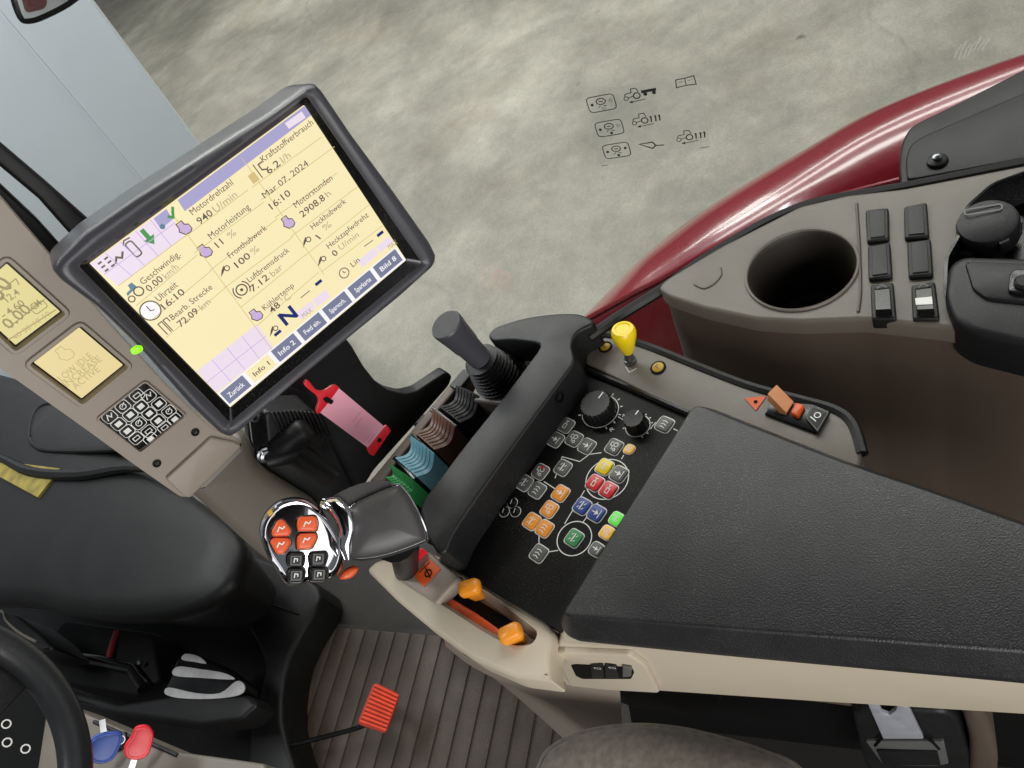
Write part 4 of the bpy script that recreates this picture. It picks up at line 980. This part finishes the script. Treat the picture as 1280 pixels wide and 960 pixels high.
# hazard triangle and rocker group
one('warning_triangle', lambda b: slab(b, BZ, BZ.ats([(931, 498), (958, 496), (945, 514)]), .0002, .0010), M['sticker'], con)
one('triangle_mark', lambda b: lathe(b, BZ.w(*BZ.at(945, 503), .001), (0, 0, 1), [(.002, 0), (.002, .0004), (0, .0004)], 10), M['deep'], con)
rk = thing('rocker_group', 'upright faded orange rocker beside small orange rocker on brown strip', 'switch', BZ.w(*BZ.at(990, 515), 0))
one('rocker_base', lambda b: slab(b, BZ, rnd(BZ.ats([(955, 517), (964, 500), (1016, 505), (1038, 514), (1022, 542)], .003), .002), .0003, .003, .001), M['gloss'], rk)
vR = BZ.off(.0)
T_ = [BZ.w(*BZ.at(*p_, h_), h_) for p_, h_ in (((960, 492), .022), ((971, 481), .022), ((992, 502), .006), ((983, 516), .006))]
def rocker_up(b):
    d = Vector((0, 0, -.008))-Vector((.002, -.002, 0)); lo = [p+d for p in T_]; loft(b, [lo, T_])
o = one('tall_rocker', rocker_up, M['peach'], rk)
one('small_rocker', lambda b: slab(b, BZ, rnd(BZ.ats([(988, 516), (995, 502), (1006, 506), (997, 521)], .008), .002), .003, .008, .002), M['orange'], rk)
one('switch_plate', lambda b: slab(b, BZ, rnd(BZ.ats([(1007, 523), (1015, 507), (1037, 515), (1022, 541)], .006), .0015), .003, .006, .001), M['rail'], rk)
sp_ = BZ.off(.0062)
one('plate_outline', lambda b: stroke(b, sp_, sp_.ats([(1009, 523), (1016, 509), (1035, 516), (1022, 538)]), .0008, .0002, True), M['key_grey'], rk)
one('plate_mark', lambda b: stroke(b, sp_, circ(*sp_.at(1022, 519), .0028, 12), .001, .0002, True), M['white'], rk)
one('plate_mark', lambda b: stroke(b, sp_, [sp_.at(1013, 521), sp_.at(1017, 524), sp_.at(1020, 527)], .0012, .0003), M['white'], rk)
# ---- armrest pad
AZ = HZ(.81)
pad = [(868, 502), (950, 535), (1060, 578), (1170, 614), (1290, 657), (1420, 700), (1420, 830), (1290, 817), (1000, 795), (860, 784), (709, 771), (702, 765)]
padl = ccw(rnd(AZ.ats(pad), [.012, .2, .2, .2, .2, 0, 0, .1, .1, .1, .008, .008], 4))
def padf(b):
    L = [[AZ.w(x, y, -.034) for x, y in inset(padl, -.010)], [AZ.w(x, y, -.026) for x, y in inset(padl, -.0112)], [AZ.w(x, y, -.022) for x, y in inset(padl, -.0105)]]
    for t in range(6):
        an = math.pi/2*t/5; L.append([AZ.w(x, y, -.004+.004*math.sin(an)) for x, y in inset(padl, .004*(1-math.cos(an)))])
    loft(b, L, True, False); capface(b, L[-1])
arm = one('armrest_pad', padf, M['pad'], ang=60)
tag(arm, 'black textured armrest pad lying on top of the beige console', 'armrest')
# ================================================================ joystick
jb = zpt(624, 472, .765)
VF = Fr(jb, tr(1, 0, 0), (0, 0, 1))
jt = VF.w(*VF.at(557, 405)); ja = (jt-jb); jl = ja.length; ja.normalize()
joy = thing('joystick', 'grey round joystick with ribbed black rubber boot', 'joystick', jb)
one('rubber_boot', lambda b: lathe(b, jb, ja, sum([[(.0265-.0013*i, .003+.0052*i), (.0315-.0014*i, .0056+.0052*i), (.0235-.0013*i, .0072+.0052*i)] for i in range(8)], [(.028, -.01), (.028, .0)]), 28), M['black'], joy, ang=50)
h0 = .032
one('joystick_neck', lambda b: lathe(b, jb, ja, [(.0130, h0), (.0136, h0+.010), (.0152, jl*.64)], 28), M['bezel'], joy)
one('joystick_head', lambda b: lathe(b, jb, ja, [(.0150, jl*.638), (.0162, jl*.645), (.0176, jl*.8), (.0196, jl*.96), (.0193, jl*.99), (.0183, jl)], 28), M['bezel'], joy)
one('joystick_cap', lambda b: lathe(b, jb, ja, [(.0184, jl*.99), (.0176, jl*1.002), (.008, jl*1.006), (0, jl*1.006)], 24), M['black'], joy)
# pocket behind the boot: lit brownish face under the hood
pk = HZ(.762)
pocket = one('joystick_pocket', lambda b: slab(b, pk, rnd(pk.ats([(585, 500), (600, 470), (618, 432), (690, 424), (672, 452), (630, 506)]), .01), -.03, 0, .004), M['brown'], con)
# ================================================================ hydraulic paddles in their trench
tz = HZ(.735)
tren = thing('lever_trench', 'dark open trench beside the charcoal rail holding coloured levers', 'trench', tz.w(*tz.at(540, 560), -.1))
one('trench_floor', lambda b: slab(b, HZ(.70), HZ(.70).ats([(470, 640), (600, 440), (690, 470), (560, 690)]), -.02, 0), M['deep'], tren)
wz = HZ(.75)
one('trench_wall', lambda b: slab(b, wz, wz.ats([(462, 600), (474, 586), (520, 530), (560, 482), (578, 462), (592, 458), (574, 482), (548, 512), (500, 572), (476, 606)]), -.12, 0, .003), M['brown_lo'], tren)
one('trench_clip', lambda b: slab(b, wz, rnd(wz.ats([(562, 483), (580, 462), (592, 466), (574, 488)], .004), .002), .0003, .006, .001), M['rail'], tren)
PAD = [('green', [(485, 578), (513, 596), (502, 613), (482, 596)], 'green ribbed lever paddle at the chrome handle end of trench'),
       ('teal', [(513, 544), (541, 564), (519, 594), (494, 572)], 'pale blue ribbed lever paddle between green and brown paddles'),
       ('dkbrown', [(540, 510), (567, 530), (541, 560), (518, 540)], 'dark brown ribbed lever paddle between blue and black paddles'),
       ('black', [(570, 481), (597, 492), (573, 526), (549, 508)], 'black lever paddle nearest the joystick boot in the trench')]
for mname, q, lab in PAD:
    pz = HZ(.768); Q = [Vector(p) for p in pz.ats(q)]
    t = thing('lever_paddle', lab, 'lever', pz.w(*((Q[0]+Q[2])/2), -.06), 'coloured hydraulic lever paddles')
    def at2(s, t_): return (Q[0]*(1-s)+Q[1]*s)*(1-t_)+(Q[3]*(1-s)+Q[2]*s)*t_
    n = 12
    def body(b):
        L = []
        for i in range(n+1):
            tt = i/n; dip = .012*math.sin(math.pi*tt)**1.2
            a = at2(.0+.18*math.sin(math.pi*tt), tt); c_ = at2(1, tt)
            L.append([pz.w(a.x, a.y, -.05), pz.w(c_.x, c_.y, -.05), pz.w(c_.x, c_.y, -.004-dip), pz.w(a.lerp(c_, .6).x, a.lerp(c_, .6).y, -dip*.8), pz.w(a.x, a.y, 0-dip*.5)])
        loft(b, L)
    one('paddle_body', body, M[mname], t, ang=40)
    for j in range(1, 7):
        s_ = .18+j*.115
        def rib(b):
            L = []
            for i in range(n+1):
                tt = .04+.92*i/n; dip = .012*math.sin(math.pi*tt)**1.2
                a = at2(0+.18*math.sin(math.pi*tt), tt); c_ = at2(1, tt); fr_ = (s_-.18)/.82
                m_ = a.lerp(c_, fr_); hh = -dip*(.5+.3*fr_/.6) if fr_ < .6 else -dip*.8-(.004+dip*.2)*(fr_-.6)/.4
                L.append(pz.w(m_.x, m_.y, hh))
            tube(b, L, .0009, 5)
        one('paddle_rib', rib, M[mname], t)
for q in ([(511, 546), (515, 541), (544, 566), (541, 570)], [(537, 513), (541, 507), (572, 531), (568, 536)], [(490, 573), (494, 569), (521, 596), (517, 600)]):
    dz = HZ(.758); one('trench_divider', lambda b: slab(b, dz, dz.ats(q), -.05, 0, .001), M['gloss'], tren)
# ================================================================ chrome multi-function handle
HD = .70
HF = facing(388, 676, HD, .10, .06)
hnd = thing('control_handle', 'chrome faced control handle with orange and grey buttons and dark grip', 'handle', zpt(505, 705, .72))
ho = [(326, 665), (332, 645), (350, 628), (375, 624), (396, 634), (414, 653), (427, 677), (431, 697), (420, 720), (390, 727), (361, 731), (346, 712), (333, 690)]
hl = [(p.x, p.y) for p in smooth2([Vector(q) for q in HF.ats(ho)], 5)]
hl = ccw(hl)
hc = Vector((sum(p[0] for p in hl)/len(hl), sum(p[1] for p in hl)/len(hl)))
def scl(L, s): return [tuple(hc+(Vector(p)-hc)*s) for p in L]
def head(b):
    loft(b, [[HF.w(x, y, h) for x, y in scl(hl, s)] for s, h in ((.55, -.045), (.85, -.034), (1.0, -.018), (1.03, -.006), (1.0, .002), (.95, .005), (.90, .003), (.87, .0005), (.80, .0015), (.5, .004), (.2, .005))], True, True)
one('chrome_head', head, M['chrome'], hnd, ang=60)
# dark accent band behind the chrome rim
one('head_band', lambda b: loft(b, [[HF.w(x, y, h) for x, y in scl(hl, s)] for s, h in ((.80, -.06), (.9, -.045), (.96, -.034), (1.02, -.02), (1.035, -.012))], True, False), M['rail'], hnd, ang=60)
OB = [([(339, 665), (347, 650), (354, 649), (365, 663), (362, 670), (341, 671)], 'orange'), ([(371, 655), (373, 646), (395, 645), (398, 654), (396, 664), (372, 664)], 'orange'),
      ([(337, 677), (342, 672), (361, 672), (365, 678), (355, 693), (346, 693)], 'orange'), ([(371, 672), (374, 667), (395, 666), (397, 672), (390, 686), (371, 687)], 'orange'),
      ([(359, 696), (362, 691), (378, 691), (381, 695), (380, 706), (377, 709), (363, 709), (359, 705)], 'key_grey'), ([(386, 696), (389, 691), (408, 690), (410, 695), (406, 708), (388, 709)], 'key_grey'),
      ([(359, 715), (363, 710), (378, 710), (382, 714), (380, 724), (377, 728), (364, 728), (360, 725)], 'key_grey'), ([(386, 714), (389, 709), (408, 710), (411, 714), (408, 724), (404, 727), (388, 727)], 'key_grey')]
for pts, m in OB:
    q = ccw(HF.ats(pts, .008)); qq = rnd(q, .0025, 3)
    f_ = one('button_frame', lambda b: slab(b, HF, rnd(inset(q, -.0012), .003, 3), -.004, .0055, .0008), M['gloss'], hnd)
    o = one('handle_button', lambda b: slab(b, HF, qq, .0, .0098, .0028, 4), M[m if m == 'orange' else 'rail'], hnd, ang=60)
    c = Vector((sum(p[0] for p in q)/len(q), sum(p[1] for p in q)/len(q)))
    if m == 'orange': one('button_symbol', lambda b: stroke(b, HF, [tuple(c+Vector(v)*.003) for v in ((-1, -.8), (-.5, .6), (.4, .1), (1, .9))], .0011, .0101), M['white'], o)
    else:
        one('button_face', lambda b: stroke(b, HF, [tuple(c+Vector(v)*.004) for v in ((-1, -.9), (1, -.9), (1, .9), (-1, .9))], .0012, .0101, True), M['key_grey'], o)
        one('button_symbol', lambda b: stroke(b, HF, [tuple(c+Vector(v)*.002) for v in ((-.8, -.9), (-.6, .9), (.7, .7), (.6, -.4))], .0009, .0103), M['white'], o)
one('side_button', lambda b: slab(b, HF, [(p.x, p.y) for p in smooth2([Vector(q) for q in HF.ats([(425, 724), (430, 715), (440, 709), (448, 709), (446, 716), (438, 723)], -.004)], 3)], -.012, -.002, .003), M['orange'], hnd)
one('emblem', lambda b: slab(b, HF, rnd(HF.ats([(334, 640), (339, 636), (342, 641), (337, 646)], .004), .001), .002, .0052, .0005), M['dkyellow'], hnd)
# grip
GFm = facing(480, 652, HD+.005, .05, -.1)
go = [(402, 634), (412, 622), (436, 609), (464, 601), (482, 601), (497, 608), (513, 624), (527, 650), (536, 674), (526, 682), (488, 696), (452, 702), (436, 698), (424, 676), (410, 652)]
gl = ccw([(p.x, p.y) for p in smooth2([Vector(q) for q in GFm.ats(go)], 4)])
gc = Vector((sum(p[0] for p in gl)/len(gl), sum(p[1] for p in gl)/len(gl)))
def gs(s): return [tuple(gc+(Vector(p)-gc)*s) for p in gl]
one('grip_body', lambda b: loft(b, [[GFm.w(x, y, h) for x, y in gs(s)] for s, h in ((.6, -.055), (.86, -.042), (.98, -.024), (1.0, -.01), (.98, .0))], True, True), M['grip'], hnd, ang=60)
pd_ = [(438, 640), (444, 630), (470, 617), (494, 608), (502, 610), (514, 626), (527, 652), (533, 672), (526, 678), (488, 692), (454, 698), (440, 694), (436, 672), (440, 656)]
pdl = ccw([(p.x, p.y) for p in smooth2([Vector(q) for q in GFm.ats(pd_)], 4)])
pc = Vector((sum(p[0] for p in pdl)/len(pdl), sum(p[1] for p in pdl)/len(pdl)))
def ps(s): return [tuple(pc+(Vector(p)-pc)*s) for p in pdl]
one('palm_pad', lambda b: loft(b, [[GFm.w(x, y, h) for x, y in ps(s)] for s, h in ((1, -.004), (1, .003), (.97, .006), (.85, .0095), (.6, .0125), (.3, .014))], False, True), M['grip'], hnd, ang=70)
one('chrome_trim', lambda b: tube(b, [GFm.w(x, y, .002) for x, y in ps(1.015)], .0017, 8, True), M['chrome'], hnd)
# chrome saddle where the head joins the grip
one('chrome_neck', lambda b: tube(b, [GFm.w(*GFm.at(*p), h) for p, h in (((404, 630), -.006), ((420, 632), .0), ((432, 645), .002), ((437, 662), .003), ((434, 682), .003), ((436, 698), .0))], [.006, .009, .010, .009, .007, .004], 14), M['chrome'], hnd, ang=60)
# stem of the handle down into the console
one('handle_stem', lambda b: tube(b, [GFm.w(*GFm.at(492, 676), -.02), GFm.w(*GFm.at(500, 690), -.05), zpt(508, 716, .74)], [.022, .015, .013], 16), M['black'], hnd)
one('stem_mark', lambda b: slab(b, st_, st_.ats([(506, 698), (518, 690), (528, 685), (521, 692), (512, 701)], .012), .0, .012), M['red'], hnd)
# ================================================================ floor mat and pedal
fm = thing('floor_mat', 'dark brown rubber floor mat with long raised ribs', 'floor mat', (0.2, .85, 0))
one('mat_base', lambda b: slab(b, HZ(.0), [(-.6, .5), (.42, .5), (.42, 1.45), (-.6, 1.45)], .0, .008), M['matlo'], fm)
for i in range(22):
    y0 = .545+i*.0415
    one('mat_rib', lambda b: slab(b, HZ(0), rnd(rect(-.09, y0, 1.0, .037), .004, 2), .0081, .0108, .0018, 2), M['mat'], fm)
ped = zpt(474, 884, .13)
pF = facing(474, 884, (ped-CAM).dot(CW), 0, 0)
pF = Fr(ped, pF.u, pF.v*.8+Vector((0, 0, .0)))
pq = pF.ats([(468, 852), (501, 868), (483, 918), (446, 905)])
pdl_ = thing('pedal', 'ribbed orange red rubber pedal on a thin bent rod', 'pedal', zpt(474, 884, .015))
one('pedal_pad', lambda b: slab(b, pF, rnd(ccw(pq), .01), -.012, 0, .003), mat('dark_pedal_rubber', (150, 40, 24), .6), pdl_)
P4 = [Vector(p) for p in pq]
for i in range(10):
    t_ = .06+i*.094
    a = P4[0].lerp(P4[3], t_); c_ = P4[1].lerp(P4[2], t_); a, c_ = a.lerp(c_, .06), a.lerp(c_, .94)
    one('pedal_rib', lambda b: tube(b, [pF.w(a.x, a.y, .001), pF.w(c_.x, c_.y, .001)], .0026, 6), M['pedal'], pdl_)
rod = [pF.w(*pF.at(462, 904), -.012), zpt(440, 912, .10), zpt(390, 925, .09), zpt(352, 935, .08), zpt(342, 944, .02)]
one('pedal_rod', lambda b: tube(b, smooth2(rod, 5, False), .005, 10), M['gloss'], pdl_)
one('pedal_foot', lambda b: tube(b, [zpt(474, 884, .118), zpt(474, 884, .0145)], [.012, .016], 10), M['gloss'], pdl_)
# ================================================================ front left: bonnet, foot well, dash, wheel
bz = HZ(.45)
bon = thing('front_cowl', 'large dark grey moulded cowl in front of the pillar with inset recess', 'cowl', bz.w(*bz.at(150, 640), -.3))
bo = [(-90, 470), (20, 470), (110, 530), (240, 618), (300, 668), (296, 715), (280, 740), (240, 762), (180, 774), (110, 772), (40, 757), (-90, 710)]
bl_ = ccw([(p.x, p.y) for p in smooth2([Vector(q) for q in bz.ats(bo)], 4)])
bc = Vector((sum(p[0] for p in bl_)/len(bl_), sum(p[1] for p in bl_)/len(bl_)))
def bsc(s): return [tuple(bc+(Vector(p)-bc)*s) for p in bl_]
one('cowl_shell', lambda b: loft(b, [[bz.w(x, y, h) for x, y in bsc(s)] for s, h in ((.62, -.3), (.86, -.1), (.97, -.04), (.985, -.015), (.95, .0), (.8, .008), (.5, .015), (.2, .018))], False, True), M['dash'], bon, ang=70)
bt = HZ(.472)
rin = [(36, 545), (40, 520), (52, 506), (75, 505), (110, 525), (150, 556), (120, 562), (60, 562), (42, 556)]
one('recess_rim', lambda b: tube(b, [bt.w(p.x, p.y, -.004) for p in smooth2([Vector(q) for q in bt.ats(rin)], 4)], .006, 8, True), M['dash'], bon)
one('recess_panel', lambda b: slab(b, bt, [(p.x, p.y) for p in smooth2([Vector(q) for q in bt.ats(rin)], 4)], -.02, -.002, .002), M['black'], bon)
one('yellow_label', lambda b: slab(b, bt, bt.ats([(0, 572), (14, 578), (76, 586), (48, 622), (0, 596)]), -.02, .002), M['yellowtag'], bon, label='worn yellow warning label')
swp = smooth2([Vector((*bt.at(*p), 0)) for p in ((-60, 550), (0, 572), (40, 590), (100, 594), (160, 585), (215, 592))], 4, False)
one('cowl_crease', lambda b: tube(b, [bt.w(p.x, p.y, .0) for p in swp], [.004+.01*math.sin(math.pi*i/(len(swp)-1)) for i in range(len(swp))], 8), M['dash'], bon)
fw = HZ(.03)
fp = thing('front_floor_panel', 'dark grey curved floor panel beside the foot well', 'floor panel', fw.w(*fw.at(345, 850), -.02))
fq = smooth2([Vector(q) for q in HZ(.1).ats([(296, 690), (284, 724), (274, 742), (296, 768), (316, 798), (329, 831), (323, 870), (311, 925), (312, 990), (372, 990), (352, 900), (362, 820), (400, 745), (370, 715)])], 3)
one('panel_body', lambda b: slab(b, HZ(.1), [(p.x, p.y) for p in fq], -.09, .0, .012, 3), M['dash'], fp)
one('panel_joint', lambda b: tube(b, [HZ(.1).w(*HZ(.1).at(*p), .0005) for p in ((276, 742), (330, 752), (374, 768))], .0022, 5), M['deep'], fp)
# foot well floor
well = one('foot_well', lambda b: slab(b, HZ(.02), HZ(.02).ats([(-60, 720), (300, 720), (340, 800), (330, 990), (-60, 990)]), -.018, .0), M['deep'])  # near-black sheet; the shade of the well is put into its colour
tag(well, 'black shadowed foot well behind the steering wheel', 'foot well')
# ledge across the well
lz = HZ(.22)
ledge = one('well_ledge', lambda b: slab(b, lz, rnd(lz.ats([(40, 862), (70, 858), (150, 880), (222, 868), (310, 868), (322, 880), (300, 900), (250, 906), (130, 890)]), .01), -.06, 0, .008), M['dash'])
tag(ledge, 'dark plastic ledge crossing the foot well', 'ledge')
lamp = thing('banded_lamp', 'oval silver banded lamp in the dark foot well', 'lamp', lz.w(*lz.at(258, 845), -.03))
lo_ = [(p.x, p.y) for p in smooth2([Vector(q) for q in lz.ats([(206, 866), (214, 846), (222, 824), (238, 818), (270, 828), (296, 846), (306, 858), (300, 868), (270, 873), (230, 872)])], 3)]
one('lamp_body', lambda b: slab(b, lz, lo_, -.04, 0.002, .008), M['gloss'], lamp)
for pts in ([(207, 868), (211, 859), (245, 866), (275, 866), (296, 851), (306, 857), (300, 868), (270, 873), (230, 873)], [(217, 844), (222, 833), (250, 836), (280, 841), (292, 849), (250, 847)], [(227, 824), (232, 817), (248, 820), (258, 829), (242, 827)]):
    one('silver_band', lambda b: slab(b, lz, [(p.x, p.y) for p in smooth2([Vector(q) for q in lz.ats(pts, .004)], 4)], .0022, .0045, .001), M['silver'], lamp)
mech = thing('pedal_linkage', 'black mechanism with a red joint deep in foot well', 'linkage', zpt(130, 850, .1))
mz = HZ(.14)
one('linkage_block', lambda b: slab(b, mz, rnd(mz.ats([(60, 800), (80, 775), (190, 790), (200, 850), (170, 870), (70, 852)]), .01), -.1, 0, .008), M['deep'], mech)
one('linkage_arm', lambda b: tube(b, [mz.w(*mz.at(*p), .012) for p in ((90, 822), (130, 828), (170, 838), (186, 862))], [.012, .014, .012, .016], 12), M['gloss'], mech)
one('red_joint', lambda b: tube(b, [mz.w(*mz.at(*p), .01) for p in ((150, 790), (142, 818), (140, 832))], [.006, .009, .007], 10), mat('dull_red', (90, 14, 24), .4), mech)
for px, py, r in ((104, 825, .009), (112, 826, .006), (174, 828, .006), (166, 844, .005)):
    one('linkage_pin', lambda b: lathe(b, mz.w(*mz.at(px, py, .02), .015), (0, 0, 1), [(r, 0), (r, .006), (r*.5, .009), (0, .009)], 12), M['steel'], mech)
# left vent with curved bright edge
vz = HZ(.3)
vent = thing('curved_duct', 'black curved duct with pale rim behind steering wheel', 'duct', vz.w(*vz.at(15, 800), -.05))
vl = [(-40, 760), (0, 762), (22, 768), (50, 790), (70, 812), (40, 818), (10, 800), (-40, 790)]
one('duct_body', lambda b: slab(b, vz, rnd(vz.ats(vl), .02), -.1, 0, .008), M['dash'], vent)
for q in ([(-30, 764), (2, 764), (8, 775), (24, 790), (46, 802)], [(-30, 776), (0, 784), (20, 800), (40, 812)]):
    one('duct_rim', lambda b: tube(b, smooth2([vz.w(*vz.at(*p), .001) for p in q], 4, False), .0035, 6), M['brown'], vent)
# dash strip with the ignition keys
dz_ = HZ(.55)
dash = thing('dash_strip', 'taupe dash strip below the steering wheel rim holding the ignition', 'dash', dz_.w(*dz_.at(180, 935), -.1))
one('dash_panel', lambda b: slab(b, dz_, rnd(dz_.ats([(60, 872), (84, 882), (140, 906), (215, 938), (330, 954), (345, 1000), (40, 1000)]), .006), -.1, 0, .005), M['brown'], dash)
one('ignition_barrel', lambda b: lathe(b, dz_.w(*dz_.at(152, 927), 0), (0, 0, 1), [(.014, 0), (.013, .006), (.008, .008), (0, .008)], 20), M['black'], dash)
one('dash_crease', lambda b: tube(b, [dz_.w(*dz_.at(*p), .0) for p in ((118, 902), (150, 916), (190, 930), (222, 944))], .003, 6), M['black'], dash)
for px, py, w_, hh_, m, lab, an in ((132, 933, .036, .034, 'blue', 'blue plastic headed ignition key beside the red one', .3), (174, 928, .030, .036, 'red', 'red plastic headed key hanging beside the blue key', -.1)):
    k0 = dz_.w(*dz_.at(px, py, .03), .03); kf = facing(px, py, (k0-CAM).dot(CW), .3, 0, an)
    t = thing('key', lab, 'key', kf.w(0, 0, -.004), 'keys on the dash')
    if m == 'blue': L = [(p.x, p.y) for p in smooth2([Vector(q) for q in ((-.017, -.008), (-.014, .012), (0, .016), (.017, .011), (.017, 0), (.006, -.016), (-.008, -.017))], 5)]
    else: L = [(p.x, p.y) for p in smooth2([Vector(q) for q in ((-.014, -.006), (-.010, .006), (-.008, .016), (.003, .019), (.012, .012), (.014, .0), (.013, -.012), (.004, -.018), (-.008, -.017))], 5)]
    L = [(x_*1.25, y_*1.25) for x_, y_ in L]
    one('key_head', lambda b: slab(b, kf, L, -.003, .003, .002), M[m], t)
    one('key_ridge', lambda b: tube(b, [kf.w(x, y, .003) for x, y in inset(L, .004)], .0011, 6, True), M[m], t)
    one('key_blade', lambda b: slab(b, kf, rect(.0, -.032 if m == 'red' else .03, .008, .018), -.001, .001), M['steel'], t)
    if m == 'blue': one('key_ring', lambda b: tube(b, [kf.w(.02+.006*math.cos(a*.4), .004+.006*math.sin(a*.4), .001) for a in range(16)], .0009, 6, True), M['steel'], t)
# steering wheel
sw_c = dpt(-155, 1002, .84); SWF = facing(-60, 960, .84, -.25, .15); SWF.o = sw_c
stw = thing('steering_wheel', 'black leather steering wheel rim with white symbols on its spoke', 'steering wheel', sw_c+Vector((0, 0, -.1)))
R0 = .198
one('wheel_rim', lambda b: tube(b, [SWF.w(R0*math.cos(a), R0*math.sin(a), 0) for a in [2*math.pi*i/72 for i in range(72)]], .0200, 16, True), M['steering'], stw, ang=80)
one('wheel_hub', lambda b: slab(b, SWF, circ(0, 0, .06, 30), -.03, .0, .01), M['steering'], stw)
for a in (1.0, 3.1, 5.2):
    d = Vector((math.cos(a), math.sin(a))); e = Vector((-d.y, d.x))
    one('spoke', lambda b: slab(b, SWF, [tuple(d*.05-e*.035), tuple(d*.19-e*.026), tuple(d*.19+e*.026), tuple(d*.05+e*.035)], -.02, -.004, .004), M['rail'], stw)
sF = SWF.off(-.0036)
for px, py in ((8, 905), (9, 928), (32, 936)):
    x, y = sF.at(px, py)
    one('spoke_symbol', lambda b: (stroke(b, sF, circ(x, y, .005, 10), .0016, .0004, True)), M['white'], stw)
# ================================================================ seat, belt buckle, seat base
sz_ = HZ(.50)
seat = thing('seat', 'brown grey fabric seat cushion below the armrest', 'seat', sz_.w(*sz_.at(800, 960), -.3))
so = [(672, 955), (690, 932), (730, 914), (790, 906), (850, 910), (910, 924), (960, 940), (1010, 965), (1080, 1050), (900, 1180), (700, 1150), (655, 1020)]
sl_ = ccw([(p.x, p.y) for p in smooth2([Vector(q) for q in sz_.ats(so)], 5)])
sc_ = Vector((sum(p[0] for p in sl_)/len(sl_), sum(p[1] for p in sl_)/len(sl_)))
def ssc(s): return [tuple(sc_+(Vector(p)-sc_)*s) for p in sl_]
one('cushion', lambda b: loft(b, [[sz_.w(x, y, h) for x, y in ssc(s)] for s, h in ((.92, -.14), (.98, -.07), (1, -.035), (.985, -.012), (.95, .004), (.88, .016), (.7, .026), (.4, .03))], True, True), M['fabric'], seat, ang=80)
one('piping', lambda b: tube(b, [sz_.w(x, y, .001) for x, y in ssc(.965)], .004, 8, True), M['fabric'], seat)
bb = SPF.off(-.03)
box = one('lower_housing', lambda b: slab(b, bb, rnd(bb.ats([(755, 858), (905, 868), (900, 885), (888, 893), (860, 895), (790, 885), (768, 876)]), .008), -.08, 0, .005), M['rail'])
tag(box, 'dark grey housing bolted under the beige console side', 'housing')
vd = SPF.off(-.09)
void = one('suspension_block', lambda b: slab(b, vd, vd.ats([(780, 850), (1420, 880), (1420, 1120), (860, 1120), (800, 960)]), -.04, 0), M['deep'])  # near-black colour stands in for the shade of the void here
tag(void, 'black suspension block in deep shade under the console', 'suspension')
bk = thing('belt_buckle', 'black seat belt buckle with metal tongue under the console', 'buckle', bb.w(*bb.at(1130, 950), -.05))
bf = SPF.off(-.01)
def BP(pts, h=0): return bf.ats(pts, h)
one('metal_tongue', lambda b: slab(b, bf, rnd(BP([(1084, 880), (1098, 881), (1103, 893), (1112, 896), (1120, 890), (1122, 883), (1136, 886), (1155, 925), (1104, 925)]), .003), -.005, -.001, .001), M['bezel2'], bk)
one('buckle_body', lambda b: slab(b, bf, rnd(BP([(1066, 905), (1078, 900), (1180, 905), (1200, 912), (1215, 960), (1215, 1000), (1095, 1000), (1078, 955)]), .008), -.06, -.010, .006), M['rail'], bk)
one('buckle_plate', lambda b: slab(b, bf, rnd(BP([(1082, 927), (1180, 928), (1186, 955), (1170, 958), (1104, 957)], -.006), .003), -.0098, -.006, .0015), M['key_grey'], bk)
one('release_button', lambda b: slab(b, bf, rnd(BP([(1096, 938), (1172, 940), (1176, 956), (1104, 956)], -.004), .002), -.0058, -.003, .001), M['rail'], bk)
arcp = smooth2([Vector((*bf.at(*p, -.004), 0)) for p in ((1094, 934), (1106, 922), (1124, 917), (1146, 920), (1164, 928), (1174, 938))], 4, False)
one('buckle_arch', lambda b: tube(b, [bf.w(p.x, p.y, -.0055) for p in arcp], .0016, 6), M['deep'], bk)
cvr = one('recliner_cover', lambda b: slab(b, bf, [(p.x, p.y) for p in smooth2([Vector(q) for q in BP([(1205, 893), (1222, 892), (1240, 920), (1250, 965), (1240, 1000), (1215, 990), (1214, 940), (1206, 910)])], 3)], -.05, -.006, .008), M['brown_lo'])
tag(cvr, 'narrow brown grey recliner cover beside the belt buckle', 'cover')
blt = one('belt_anchor', lambda b: tube(b, [bf.w(*bf.at(*p), -.03) for p in ((980, 882), (1010, 893), (1040, 898), (1068, 908))], [.010, .016, .015, .010], 12), M['brown_lo'])
tag(blt, 'dark rounded belt anchor arm under the console, left of buckle' if False else 'dark rounded belt anchor arm joining the buckle under the console', 'anchor')
